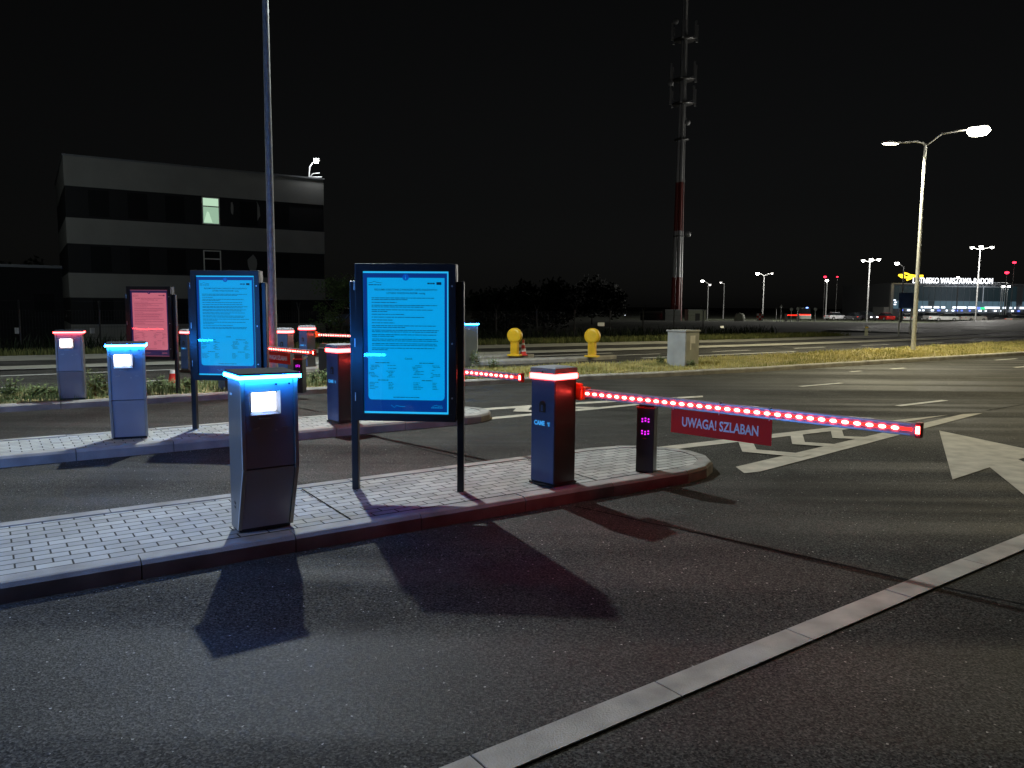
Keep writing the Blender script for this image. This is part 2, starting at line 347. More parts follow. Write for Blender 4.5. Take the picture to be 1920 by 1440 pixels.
# verge
VF = [(-14, 14.2), (4, 14.15), (9, 13.95), (13, 13.45), (17, 13.15), (32, 13.0), (60, 12.9), (90, 12.9)]
VB = [(-14, 16.3), (14, 16.5), (30, 17.2), (44, 18.0), (60, 19.2), (90, 22)]
kerb_blocks('verge_kerb', [ST(*p) for p in VF])
kerb_blocks('verge_far_kerb', [ST(*p) for p in VB[::-1]], h=.10)
ribbon([(s, t+.15) for s, t in VF], [(s, t-.15) for s, t in VB], .10, 'verge', 'drysoil')
def edge(tbl, s):
    for (a, ta), (b, tb) in zip(tbl, tbl[1:]):
        if a <= s <= b: return ta+(tb-ta)*(s-a)/(b-a)
    return tbl[-1][1]
# far carriageway strips
DF = [(5, 18.75), (8, 18.7), (15, 18.4), (17.0, 18.75)]; DB = [(5, 19.7), (8, 19.6), (15, 19.0), (17.0, 18.95)]
kerb_blocks('gate_island_kerb', [ST(*p) for p in DF]+[ST(*p) for p in DB[::-1]])
ribbon([(s, t+.14) for s, t in DF[:-1]]+[(16.7, 18.85)], [(s, t-.14) for s, t in DB[:-1]]+[(16.7, 18.86)], .11, 'gate_island_paving', 'pale')
EF = [(6, 20.3), (8, 20.3), (14.5, 20.2)]; EB = [(6, 21.2), (8, 21.2), (14.5, 20.9)]
kerb_blocks('bollard_island_kerb', [ST(*p) for p in EF]+[ST(15.0, 20.55)]+[ST(*p) for p in EB[::-1]])
ribbon([(s, t+.14) for s, t in EF], [(s, t-.14) for s, t in EB], .11, 'bollard_island_paving', 'pale')
MF = [(-14, 23.3), (12, 22.3), (30, 21.6), (60, 21.8), (90, 24)]; MBk = [(s, t+1.3) for s, t in MF]
ribbon(MF, MBk, .02, 'median_strip', 'pale')
ribbon([(s, t-.05) for s, t in MF], [(s, t+.12) for s, t in MF], .03, 'median_kerb_line', 'kerb')
PF = [(-14, 26.5), (0, 26.3), (33, 24.9), (52, 25.5), (70, 28)]; PB = [(-14, 28.9), (0, 28.7), (33, 26.8), (52, 27.6), (70, 30)]
ribbon(PF, PB, .012, 'footpath', 'pale')

ribbon([(54, 27), (90, 26.9), (140, 26)], [(54, 36), (75, 44), (140, 60)], .0, 'side_road', 'asphalt')
def GT(px, py):
    z = 0
    for _ in range(12): p = G(px, py, z); z = terrain(p.x, p.y)
    return Vector((p.x, p.y, z+.03))
cv = [GT(*q) for q in ((1600, 634.5), (1700, 632.5), (1780, 629), (1835, 626.5), (1862, 624), (1862, 622), (1835, 619.5), (1780, 617), (1697, 613.5))]
mb = MB()
for i, (a, b) in enumerate(zip(cv, cv[1:])):
    d = (b-a).normalized(); n = Vector((-d.y, d.x, 0))*.35; mb.poly([a-n, b-n, b+n, a+n])
struct('curved_kerb', mb, 'pale')
# road markings
mb = MB()
ap = Vector((13.4, 6.05, 0)); w = .24
a1 = (6.45, 5.12); a2 = (6.9, 6.5)
mb.poly([ST(6.42, 5.10, .006), ST(6.6, 5.36, .006), ST(13.1, 6.12, .006), ST(13.5, 6.0, .006), ST(6.62, 5.06, .006)][::1])
mb.poly([ST(6.5, 6.45, .006), ST(6.5, 6.66, .006), ST(11.2, 6.36, .006), ST(12.8, 6.2, .006), ST(11, 6.14, .006)])
for sx, t0, t1 in ((7.6, 6.44, 5.3), (8.55, 6.34, 5.42), (9.4, 6.30, 5.55)):
    tm = 5.88; q = .2
    mb.poly([ST(sx+.35, t0, .010), ST(sx-.25, tm, .010), ST(sx-.25+q*1.3, tm, .010), ST(sx+.35+q*1.3, t0, .010)])
    mb.poly([ST(sx-.25, tm, .010), ST(sx+.05, t1, .010), ST(sx+.05+q*1.3, t1+.04, .010), ST(sx-.25+q*1.3, tm, .010)])
# wedge behind the second island
mb.poly([ST(6.05, 9.62, .006), ST(6.05, 9.80, .006), ST(9.4, 9.86, .006), ST(9.4, 9.70, .006)])
mb.poly([ST(6.5, 10.55, .006), ST(6.5, 10.76, .006), ST(8.3, 10.6, .006), ST(11.4, 10.1, .006), ST(11.2, 9.92, .006), ST(8.2, 10.4, .006)])
for sx in (7.1, 7.95):
    mb.poly([ST(sx+.3, 10.6, .010), ST(sx-.1, 10.15, .010), ST(sx+.2, 10.15, .010), ST(sx+.6, 10.6, .010)])
    mb.poly([ST(sx-.1, 10.15, .010), ST(sx+.3, 9.8, .010), ST(sx+.6, 9.8, .010), ST(sx+.2, 10.15, .010)])
struct('road_markings', mb, 'paint')
mb = MB(); z = .006
A = [G(1761, 808), G(1786, 900), G(1856, 877), G(1990, 985), G(2090, 940), G(1909, 862), G(1960, 850)]
A = [Vector((p.x, p.y, z)) for p in A]
mb.poly([A[0], A[1], A[2], A[5], A[6]]); mb.poly([Vector((p.x, p.y, z)) for p in (A[2], A[3], A[4], A[5])])
struct('lane_arrow_marking', mb, 'paint')
mb = MB()
for s, t, L in ((14.6, 10.15, 1.5), (21.1, 11.8, .7), (25.0, 10.25, 2.5), (19.2, 11.85, .5), (32, 10.2, 3), (13.2, 7.2, 1.6), (28, 12.1, 1.5)):
    mb.poly([ST(s, t, z), ST(s+L, t-.02, z), ST(s+L, t+.10, z), ST(s, t+.12, z)])
struct('lane_dashes', mb, 'paint2')
mb = MB()
mb.poly([ST(-14, 16.85, z), ST(30, 17.55, z), ST(30, 17.7, z), ST(-14, 17.0, z)])
for s in range(-13, 40, 3): mb.poly([ST(s, 18.2+.02*s*0, z), ST(s+1.6, 18.2, z), ST(s+1.6, 18.32, z), ST(s, 18.32, z)]) if s < 9 else None
for s in range(18, 70, 5): mb.poly([ST(s, 19.9, z), ST(s+2.2, 19.9, z), ST(s+2.2, 20.05, z), ST(s, 20.05, z)])
mb.poly([ST(18, 18.5, z), ST(26, 18.4, z), ST(26, 18.55, z), ST(18, 18.7, z)])
for s in range(-13, 16, 4): mb.poly([ST(s, 21.0, z), ST(s+3.9, 21.0, z), ST(s+3.9, 21.2, z), ST(s, 21.2, z)])
struct('far_road_markings', mb, 'paint2')

# ------------------------------------------------------------ grass (stuff)
def blades(name, n, region, hmin, hmax, w, m, seedv):
    random.seed(seedv); mb = MB(); k = 0
    vs = []; fs = []
    while k < n:
        s, t, hh, z = region()
        p = ST(s, t, z); h = random.uniform(hmin, hmax)*hh; a = random.uniform(0, 6.28); l = random.uniform(.1, .7)*h
        dx, dy = math.cos(a)*w, math.sin(a)*w; lx, ly = -math.sin(a)*l, math.cos(a)*l
        o = len(vs)
        vs += [(p.x-dx, p.y-dy, p.z), (p.x+dx, p.y+dy, p.z), (p.x+dx*.7+lx*.35, p.y+dy*.7+ly*.35, p.z+h*.6), (p.x-dx*.7+lx*.35, p.y-dy*.7+ly*.35, p.z+h*.6), (p.x+lx, p.y+ly, p.z+h*.95)]
        fs += [(o, o+1, o+2, o+3), (o+3, o+2, o+4)]; k += 1
    me = bpy.data.meshes.new(name); me.from_pydata(vs, [], fs); me.materials.append(M[m]); o = bpy.data.objects.new(name, me); C.objects.link(o); o['kind'] = 'stuff'
    return o
def reg_verge():
    s = 7+55*random.random()**1.5; f = edge(VF, s)+.16; b = edge(VB, s)-.14
    t = f+(b-f)*random.random()
    d = .5+.5*math.sin(s*1.7+math.sin(t*2.1)*2)*math.sin(t*2.6+s*.5)
    if random.random() > .25+.75*d: t = f+(b-f)*random.random()
    return s, t, .6+.6*d, .095
tag(blades('dry_grass', 52000, reg_verge, .03, .13, .007, 'drygrass', 3), 'short yellowed grass covering the verge between the two roads', 'grass')
def reg_weeds():
    s = -7+17*random.random(); f = edge(VF, s)+.16; b = edge(VB, s)-.14; t = f+(b-f)*random.random()
    return s, t, .5+.9*abs(math.sin(s*2.3+t)), .095
tag(blades('rough_grass', 15000, reg_weeds, .04, .15, .006, 'weed', 5), 'taller rough weedy grass on the verge behind the ticket machines', 'grass')
def reg_far():
    s = -20+64*random.random(); t = edge(PB, s)+.1+2.6*random.random(); p = ST(s, t)
    return s, t, 1, terrain(p.x, p.y)
tag(blades('far_grass', 26000, reg_far, .08, .3, .016, 'fgrass', 6), 'green grass bank beyond the far footpath', 'grass')
def reg_field():
    s = -25+66*random.random(); t = 30+14*random.random(); p = ST(s, t)
    return s, t, 1, terrain(p.x, p.y)
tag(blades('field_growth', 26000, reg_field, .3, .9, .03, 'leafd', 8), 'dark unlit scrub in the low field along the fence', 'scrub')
random.seed(11)
def weed(px, py, h, label):
    h *= 1.2
    p = G(px, py, .10); mb = MB(); st_ = MB()
    for _ in range(int(16+h*30)):
        a = random.uniform(0, 6.28); l = h*random.uniform(.5, 1.05); lean = random.uniform(.05, .5); b0 = Vector((random.gauss(0, .06), random.gauss(0, .06), 0))
        tip = b0+Vector((math.cos(a)*lean*l, math.sin(a)*lean*l, l)); st_.tube(b0, tip, .003, .0015, 4, False)
        for k in range(9):
            f = .25+.75*k/9; q = b0.lerp(tip, f); aa = random.uniform(0, 6.28); ll = random.uniform(.04, .10)*(1.3-f*.6); ww = ll*.27
            d = Vector((math.cos(aa), math.sin(aa), random.uniform(-.1, .6))).normalized(); n = Vector((-d.y, d.x, 0)).normalized()*ww
            mb.poly([q, q+d*ll*.5+n, q+d*ll, q+d*ll*.5-n])
    t = thing('weed_clump', label, 'weed', p, 0, 'weeds growing on the verge'); mb.build('leaves', 'weed', t); st_.build('stems', 'weed', t)
for px, py, h, l in ((22, 748, .30, 'leafy green weed clump at the left end of the verge'), (70, 746, .22, 'low pale weed clump left of the red lit ticket machine'), (98, 745, .2, 'small weed tuft touching the red lit ticket machine'),
                  (178, 742, .42, 'tall bushy weed just right of the red lit ticket machine'), (196, 738, .36, 'bushy weed against the middle ticket machine'), (298, 733, .26, 'weed tuft under the pink notice board'),
                  (322, 735, .2, 'small weed tuft at the foot of the pink notice board post'), (590, 722, .26, 'weed clump between the post and the second barrier'), (612, 720, .30, 'weed clump directly left of the second barrier'),
                  (352, 733, .22, 'weed tuft left of the middle notice board'), (893, 690, .38, 'thin tall weed before the far blue lit machine'), (925, 694, .3, 'thin dry weed right of the far blue lit machine'), (1238, 683, .22, 'weed tuft on the left of the grey cabinet'), (1296, 688, .16, 'weeds at the front foot of the grey cabinet')):
    weed(px, py, h, l)

# grit, leaves and small stones swept against the kerbs
random.seed(31); mb = MB()
for i in range(520):
    if i % 4 == 0: p = ST(random.uniform(-1, 6.3), random.uniform(5.3, 6.4), .118)
    elif i % 4 == 1: p = ST(random.uniform(-2, 6.3), 5.1-abs(random.gauss(0, .08)), .004)
    elif i % 4 == 2: p = ST(random.uniform(-2, 9), random.uniform(2.4, 5.0), .004)
    else: p = ST(random.uniform(-2, 6.3), 9.38-abs(random.gauss(0, .1)), .004)
    r_ = random.uniform(.002, .0055)*(1.7 if i % 17 == 0 else 1); a = random.uniform(0, 6.28); c0 = [p+Vector((math.cos(a+k*1.57)*r_*random.uniform(.6, 1.4), math.sin(a+k*1.57)*r_*random.uniform(.6, 1.4), 0)) for k in range(4)]
    mb.add(c0+[p+Vector((0, 0, r_*random.uniform(.5, 1)))], [(0, 1, 4), (1, 2, 4), (2, 3, 4), (3, 0, 4), (3, 2, 1, 0)])
gr_ = mb.build('grit', 'kerb', kind='stuff'); tag(gr_, 'loose grit and tiny stones scattered along the island kerbs', 'grit')
# ------------------------------------------------------------ ticket machine
def ticket_machine(name, loc, rz, label, led, k=1.0, detail=True, scrm='screen', power=1):
    t = thing(name, label, 'ticket machine', loc, rz, 'ticket machines on the islands', k)
    # side profile (y,z): front is -y; the front bulges at the fold
    prof = [(.13, .02), (-.03, .47), (-.02, 1.08), (.30, 1.08), (.30, .02)]
    sh = MB(); W2 = .19
    for sx in (-1, 1):
        x = sx*W2; sh.prism([(x, y, z) for y, z in prof], (-sx*.02, 0, 0))
    sh.prism([(-W2+.02, y+.0, z) for y, z in ((.155, .02), (.004, .47), (.01, 1.08), (.296, 1.08), (.296, .02))], (2*W2-.04, 0, 0))
    sh.build('body', 'shell', t, bevel=.004)
    up_, lo = MB(), MB(); a = W2-.026
    up_.prism([(-a, -.034, .478), (-a, -.026, 1.078), (-a, .0, 1.078), (-a, .0, .478)], (2*a, 0, 0)); 
    lo.prism([(-a, .124, .025), (-a, -.034, .470), (-a, .0, .470), (-a, .152, .025)], (2*a, 0, 0))
    up_.build('front_panel', 'front', t, bevel=.003); lo.build('lower_door', 'front', t, bevel=.003)
    rl = MB()
    for sx in (-1, 1):
        x0 = sx*(W2+.003)
        rl.prism([(x0, -.042, .474), (x0, -.034, 1.08), (x0, -.016, 1.08), (x0, -.02, .474)], (-sx*.026, 0, 0))
        rl.prism([(x0, .116, .022), (x0, -.042, .472), (x0, -.02, .472), (x0, .140, .022)], (-sx*.026, 0, 0))
    rl.build('side_rail', 'rail', t, bevel=.002)
    MB().box(-.18, .18, .14, .29, 0, .022).build('plinth', 'dark', t)
    for z in (.17, .20): MB().box(-W2-.0035, -W2-.0005, .17, .21, z, z+.015).build('vent', 'dark', t)
    MB().box(-W2-.0030, -W2-.0005, .20, .235, .96, .975).build('side_sticker', 'white', t)
    # screen recess
    fr = MB(); x0, x1, z0, z1 = -.135, .065, .845, 1.005
    for b_ in ((x0, x1, z1-.010, z1), (x0, x0+.010, z0+.022, z1-.010)):
        fr.box(b_[0], b_[1], -.046, -.030, b_[2], b_[3])
    fr.prism([(x1, -.030, z0), (x1, -.062, z0), (x1-.026, -.040, z0+.022), (x1-.026, -.030, z0+.022)], (0, 0, .001)) if 0 else None
    fr.add([(x1, -.030, z0), (x1, -.066, z0), (x1-.027, -.037, z0+.024), (x1-.027, -.030, z0+.024), (x1, -.030, z1), (x1, -.066, z1), (x1-.027, -.037, z1-.008), (x1-.027, -.030, z1-.008)], [(0, 1, 2, 3), (4, 7, 6, 5), (0, 4, 5, 1), (1, 5, 6, 2), (2, 6, 7, 3), (3, 7, 4, 0)])
    fr.add([(x0, -.030, z0-.001), (x1, -.030, z0-.001), (x1, -.064, z0-.001), (x0, -.064, z0-.001), (x0+.008, -.030, z0+.024), (x1-.027, -.030, z0+.024), (x1-.027, -.038, z0+.024), (x0+.008, -.038, z0+.024)], [(0, 1, 2, 3), (4, 7, 6, 5), (0, 4, 5, 1), (1, 5, 6, 2), (2, 6, 7, 3), (3, 7, 4, 0)])
    f_ = fr.build('screen_frame', 'rail', t, bevel=.003)
    s_ = MB().box(x0+.012, x1-.028, -.040, -.0345, z0+.026, z1-.012); s_.build('screen', scrm, f_, bevel=.002)
    if detail:
        MB().box(-.075, .0, -.052, -.030, .814, .826).build('ticket_slot', 'chrome_lock', t, bevel=.002)
        MB().box(-.055, .005, -.049, -.045, z0+.004, z0+.016).build('scanner_window', 'dark', t)
        for x, z in ((.045, 1.045), (.135, 1.045), (-.08, .755)):
            MB().lathe([(.007, -.008), (.007, 0)], (x, -.030, z), 'y', 10).build('camera_dot' if z > 1 else 'screw', 'dark' if z > 1 else 'chrome_lock', t)
        for x in (-.10, .10): MB().box(x-.018, x+.018, -.037, -.030, .745, .753).build('latch', 'chrome_lock', t)
        MB().lathe([(.008, -.006), (.008, 0)], (.04, -.031, .73), 'y', 10).build('lock', 'chrome_lock', t)
    # light ring and lid
    e = .012
    ring = MB()
    for b_ in ((-W2-e-.01, W2+e+.01, -.06, -.050), (-W2-e-.01, W2+e+.01, .308, .318), (-W2-e-.01, -W2-e, -.050, .308), (W2+e, W2+e+.01, -.050, .308)):
        ring.box(b_[0], b_[1], b_[2], b_[3], 1.085, 1.109)
    ring.build('light_strip', led, t)
    MB().box(-W2+.01, W2-.01, -.02, .295, 1.0805, 1.09).build('neck', 'dark', t)
    lid = MB(); lid.prism([(-W2-e-.004, -.056, 1.110), (-W2-e-.004, -.05, 1.124), (-W2-e-.004, .31, 1.132), (-W2-e-.004, .312, 1.110)], (2*(W2+e+.004), 0, 0)); lid.build('lid', 'lidm', t, bevel=.006)
    return t
ticket_machine('ticket_machine', (-1.66, 5.23, .118), RZ, 'nearest ticket machine with glowing blue strip under its lid and lit screen', 'led_blue')
ticket_machine('ticket_machine', (-4.41, 8.82, .118), R(24), 'middle ticket machine with blue light strip standing on the second island', 'led_blue')
ticket_machine('ticket_machine', (-7.12, 12.42, .118), R(24), 'ticket machine with red light strip at the kerb far left', 'led_red')
fm = G(887, 687, .12)
ticket_machine('ticket_machine', (fm.x, fm.y+.1, .118), R(118), 'far ticket machine seen from behind with blue strip right of the large board', 'led_blue', detail=False)

mo = ticket_machine('ticket_machine', (-6.2, 2.15, .118), RZ, 'unseen ticket machine added for its blue light on the left of the nearest island', 'led_blue')
light('POINT', 'blue_fill', mo, (.35, -.1, 1.15), 560, (.05, .29, 1), .3)  # blue fill light; the unseen machine is added to carry it
# ------------------------------------------------------------ notice boards
random.seed(5)
def notice_board(L_, R_, label, pal, k=1.0):
    L_ = Vector(L_); R_ = Vector(R_); mid = (L_+R_)/2; d = R_-L_; w = .90
    t = thing('notice_board', label, 'notice board', (mid.x, mid.y, .115), math.atan2(d.y, d.x), 'notice boards between machine and barrier', d.length/w*1.0)
    for sx in (-1, 1):
        MB().box(sx*.45-.028, sx*.45+.028, -.03, .03, 0, 1.76).build('post', 'frame', t, bevel=.006)
    # case
    X0, X1, Z0, Z1 = -.418, .418, .60, 1.90; bz = .062
    cs = MB(); cs.box(X0, X1, -.045, .05, Z0, Z1); cs.build('case', 'frame', t, bevel=.006)
    dr = MB()
    for b_ in ((X0, X1, Z1-bz, Z1), (X0, X1, Z0, Z0+bz), (X0, X0+bz, Z0+bz, Z1-bz), (X1-bz, X1, Z0+bz, Z1-bz)): dr.box(b_[0], b_[1], -.078, -.046, b_[2], b_[3])
    dr_ = dr.build('door_frame', 'frame', t, bevel=.004)
    for z in (.80, 1.25, 1.72):
        MB().tube((X0-.006, -.07, z-.035), (X0-.006, -.07, z+.035), .007, n=8).build('hinge', 'chrome_lock', dr_)
    for z in (.80, 1.25, 1.72):
        MB().lathe([(.008, -.006), (.008, 0)], (X1-.03, -.079, z), 'y', 10).build('lock', 'chrome_lock', dr_)
    x0, x1, z0, z1 = X0+bz, X1-bz, Z0+bz, Z1-bz
    # rim, border, sheet and ink, all with coloured light put in as emission
    y = -.047
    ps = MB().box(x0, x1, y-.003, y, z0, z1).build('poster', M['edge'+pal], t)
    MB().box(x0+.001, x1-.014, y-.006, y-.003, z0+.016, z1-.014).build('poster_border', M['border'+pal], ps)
    sx0, sx1, sz0, sz1 = x0+.035, x1-.035, z0+.115, z1-.052; rr = .03
    pts = [(sx0, sz1), (sx0, sz0+rr)]+[(sx0+rr-rr*math.cos(a), sz0+rr-rr*math.sin(a)) for a in (R(30), R(60), R(90))]+[(sx1-rr+rr*math.sin(a), sz0+rr-rr*math.cos(a)) for a in (0, R(30), R(60), R(90))]+[(sx1, sz1)]
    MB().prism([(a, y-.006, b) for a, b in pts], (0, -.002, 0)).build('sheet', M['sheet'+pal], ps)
    yi = y-.0092; ink = MB()
    def T(x, z): return Matrix.Translation((x, yi, z)) @ Matrix.Rotation(R(90), 4, 'X')
    cw = sx1-sx0
    ink.text('REGULAMIN KORZYSTANIA Z PARKINGÓW I DRÓG DOJAZDOWYCH', .021, T(0, sz1-.098), fit=.52, bold=.0003)
    ink.text('LOTNISKA WARSZAWA-RADOM - wyciąg', .021, T(0, sz1-.126), fit=.32, bold=.0003)
    def line(x, z, L, h=.0028):
        e_ = x+L
        while x < e_-.004:
            q = min(random.uniform(.010, .05), e_-x); ink.add([(x, yi, z-h), (x+q, yi, z-h), (x+q, yi, z+h), (x, yi, z+h)], [(0, 1, 2, 3)]); x += q+.004
    z_ = sz1-.165
    while z_ > sz1-.585:
        n = random.choice((1, 2, 2)); 
        for j in range(n):
            last = j == n-1; line(sx0+.035, z_, (cw-.07)*(random.uniform(.2, 1) if last else random.uniform(.88, 1)), .0026); z_ -= .0135
        z_ -= .010
    ink.text('Cennik', .022, T(.02, sz1-.665), bold=.0003)
    for cx in (-.2, .17):
        line(cx-.06, sz1-.70, .12, .003)
        for r_ in range(9):
            z2 = sz1-.722-.012*r_
            if random.random() < .8: line(cx-.12+random.uniform(0, .03), z2, random.uniform(.03, .09), .002)
            if random.random() < .8: line(cx+.03+random.uniform(0, .03), z2, random.uniform(.02, .08), .002)
        line(cx-.04, sz1-.845, .09, .003)
        for r_ in range(5):
            z2 = sz1-.865-.013*r_
            line(cx-.11, z2, random.uniform(.04, .09), .002); line(cx+.05, z2, random.uniform(.03, .06), .002)
    line(-.11, sz0+.022, .22, .003)
    # corner logos
    for a, b in zip([(-.31, 0), (-.28, .006), (-.26, .014), (-.24, .004)], [(-.28, .006), (-.26, .014), (-.24, .004), (-.20, .002)]):
        ink.add([(a[0], yi, sz1-.045+a[1]), (b[0], yi, sz1-.045+b[1]), (b[0], yi, sz1-.042+b[1]), (a[0], yi, sz1-.042+a[1])], [(0, 1, 2, 3)])
    line(-.31, sz1-.058, .11, .003); line(.18, sz1-.045, .06, .006); ink.add([(.255, yi, sz1-.056), (.295, yi, sz1-.056), (.295, yi, sz1-.034), (.255, yi, sz1-.034)], [(0, 1, 2, 3)])
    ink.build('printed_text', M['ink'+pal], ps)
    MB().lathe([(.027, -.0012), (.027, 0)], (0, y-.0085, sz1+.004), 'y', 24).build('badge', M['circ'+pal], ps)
    bl = MB(); bl.box(-.0025, .0025, y-.0115, y-.0105, sz1-.012, sz1+.008); bl.box(-.0025, .0025, y-.0115, y-.0105, sz1+.013, sz1+.018)
    for a, b in zip([(-.13, .01), (-.10, -.012), (-.085, .006), (-.05, -.002)], [(-.10, -.012), (-.085, .006), (-.05, -.002), (-.01, .0)]):
        bl.add([(a[0], yi, z0+.06+a[1]), (b[0], yi, z0+.06+b[1]), (b[0], yi, z0+.063+b[1]), (a[0], yi, z0+.063+a[1])], [(0, 1, 2, 3)])
    for i in range(7): bl.add([(.21+i*.014, yi, z0+.05), (.22+i*.014, yi, z0+.05), (.22+i*.014, yi, z0+.056), (.21+i*.014, yi, z0+.056)], [(0, 1, 2, 3)])
    for a, b in zip([(.22, .0), (.25, .012), (.27, .004)], [(.25, .012), (.27, .004), (.30, .006)]):
        bl.add([(a[0], yi, z0+.062+a[1]), (b[0], yi, z0+.062+b[1]), (b[0], yi, z0+.065+b[1]), (a[0], yi, z0+.065+a[1])], [(0, 1, 2, 3)])
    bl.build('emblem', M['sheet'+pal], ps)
    MB().box(x0-.004, x1+.004, -.064, -.060, z0-.004, z1+.004).build('glass_pane', 'glass', dr_)
    return t
notice_board(G(668, 915, .12), G(864, 920, .12), 'largest notice board, lit blue, on the nearest island', '_b')
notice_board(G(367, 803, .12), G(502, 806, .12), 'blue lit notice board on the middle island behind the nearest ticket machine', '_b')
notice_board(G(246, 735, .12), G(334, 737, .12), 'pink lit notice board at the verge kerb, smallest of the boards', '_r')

# ------------------------------------------------------------ barriers
def barrier(loc, rz, boomlen, label, sign=None, brz=None, k=1.0, led='led_red', dots=True):
    t = thing('barrier_gate', label, 'barrier', loc, rz, 'boom barriers across the lanes', k)
    a = .14
    MB().box(-a-.012, a+.012, -a-.012, a+.012, 0, .02).build('base_plate', 'barrside', t, bevel=.003)
    cab = MB(); cab.box(-a, a, -a, a, .02, .945); cab.build('cabinet', 'barrside', t, bevel=.008)
    dr_ = MB().box(-a+.006, a-.006, -a-.008, -a-.001, .03, .94).build('door', 'barr', t, bevel=.003)
    kh = MB(); kh.lathe([(.034, -.005), (.038, 0)], (0, -a-.009, .72), 'y', 20); kh.box(-.036, .036, -a-.0135, -a-.009, .655, .72); kh.build('lock_cover', 'dark', dr_, bevel=.002)
    MB().box(-.012, .012, -a-.018, -a-.0145, .665, .72).build('keyhole', 'barr', dr_, bevel=.002)
    lg = MB(); T = Matrix.Translation((-.035, -a-.0095, .555)) @ Matrix.Rotation(R(90), 4, 'X'); lg.text('CAME', .056, T, .0008, bold=.002, fit=.125); lg.build('logo', 'came', dr_); lg = MB()
    X, Z = .072, .555
    for p, q in (((-.012, .014), (.008, .010)), ((.0, .006), (.018, .016)), ((-.002, -.002), (.002, -.020)), ((.012, .004), (.004, -.006)), ((-.014, .002), (-.004, .004)), ((.008, -.010), (.016, -.016))):
        pv = Vector((q[0]-p[0], 0, q[1]-p[1])).normalized(); n = Vector((-pv.z, 0, pv.x))*.0032; A = Vector((X+p[0], -a-.0095, Z+p[1])); B = Vector((X+q[0], -a-.0095, Z+q[1]))
        lg.prism([A-n, B-n, B+n, A+n], (0, -.0008, 0))
    lg.build('logo_emblem', 'came', dr_)
    MB().box(-a-.012, a+.012, -a-.02, a+.012, .946, .996).build('light_ring', led, t, bevel=.01)
    cap = MB(); q = a+.008; cap.add([(-q, -q-.008, .997), (q, -q-.008, .997), (q, q, .997), (-q, q, .997), (-q+.002, -q-.004, 1.046), (q-.002, -q-.004, 1.046), (q-.002, q-.002, 1.046), (-q+.002, q-.002, 1.046), (-q+.05, -q+.05, 1.058), (q-.05, -q+.05, 1.058), (q-.05, q-.05, 1.058), (-q+.05, q-.05, 1.058)],
        [(3, 2, 1, 0)]+[(i, (i+1) % 4, 4+(i+1) % 4, 4+i) for i in range(4)]+[(4+i, 4+(i+1) % 4, 8+(i+1) % 4, 8+i) for i in range(4)]+[(8, 9, 10, 11)])
    cap.build('cap', 'capm', t, bevel=.004)
    MB().box(-.005, .005, -q-.011, -q-.004, 1.003, 1.02).build('cap_lock', 'dark', t)
    if not boomlen: return t
    # boom mounted on the rear side
    bx, by, bz = .10, a+.045, .815
    br = MB(); br.box(bx-.1, bx+.10, a-.005, a+.025, bz-.06, bz+.09); br.box(bx-.02, bx+.13, a+.02, by+.05, bz-.055, bz+.055); br.build('bracket', 'orange', t, bevel=.008)
    c_, s_ = math.cos(brz or 0), math.sin(brz or 0)
    def P(x, y, z): return Vector((bx+x*c_-y*s_, by+x*s_+y*c_, bz+z))
    def xf(mb):
        mb.v = [P(*v) for v in mb.v]; return mb
    L = boomlen
    rail = MB(); pr = [(-.020, -.038), (-.008, -.042), (.012, -.042), (.022, -.03), (.022, .03), (.012, .042), (-.008, .042), (-.020, .038)]
    rail.prism([(.02, y, z) for y, z in pr], (L-.02, 0, 0)); xf(rail); b_ = rail.build('boom', M['boomcover'], t)
    cv = MB(); cv.box(.04, L-.03, -.0245, -.0205, -.036, -.026); cv.box(.04, L-.03, -.0245, -.0205, .030, .036); xf(cv).build('edge_profile', 'steel', b_)
    ec = MB(); ec.box(L-.002, L+.035, -.028, .028, -.050, .050); xf(ec).build('end_cap', 'red', b_, bevel=.008); xf(MB().box(L+.004, L+.028, -.031, -.0282, -.022, .026)).build('end_lamp', 'led_redboom', b_)
    cyl = MB(); cyl.lathe([(.003, -.008), (.010, -.006), (.0135, -.002), (.0135, 0)], (0, 0, 0), 'y', 10)
    first = None
    for i in range(int((L-.09)/.0805)):
        q = P(.07+i*.0805, -.0215, .002)
        if first is None:
            cyl.v = [Vector((v.x*1.9*c_-v.y*s_, v.x*1.9*s_+v.y*c_, v.z*.95)) for v in cyl.v]; first = cyl.build('led_lamp', 'led_redboom', b_); lo_ = first
        else: lo_ = first.copy(); C.objects.link(lo_)
        lo_.location = q
    ln = MB(); ln.box(.03, L-.02, -.0225, -.0202, -.008, .012); xf(ln).build('led_line', 'led_boomline', b_); xf(MB().box(.03, L-.02, .0225, .0242, -.008, .008)).build('rear_fill_line', 'led_boomback', b_)  # rear line added to throw red light on the kerb
    if sign:
        x0, x1 = sign; sg = MB(); sg.box(x0, x1, -.018, -.014, -.235, -.043); s_o = xf(sg).build('sign_panel', 'red_sign', t, bevel=.001)
        tx = MB(); T = Matrix.Translation(((x0+x1)/2, -.0185, -.142)) @ Matrix.Rotation(R(90), 4, 'X'); tx.text('UWAGA! SZLABAN', .105, T, .0006, bold=.0024, fit=(x1-x0)*.76); xf(tx).build('lettering', 'lettering', s_o)
        for xx in (x0+.02, (x0+x1)/2, x1-.02): xf(MB().box(xx-.002, xx+.002, -.0275, .026, -.05, .047)).build('strap', 'white', s_o)
    return t
M['boomcover'] = mat('boom_cover', (.50, .33, .38), .25, .1, scale=3, coat=.4)
barrier((.375, 6.86, .118), R(-44.7), 2.85, 'nearest barrier with red lit boom carrying a hanging warning sign', (1.02, 1.88))
barrier((-2.30, 10.40, .118), R(-44.7), 3.08, 'barrier behind the large notice board, its lit boom showing right of it', (1.0, 1.85))
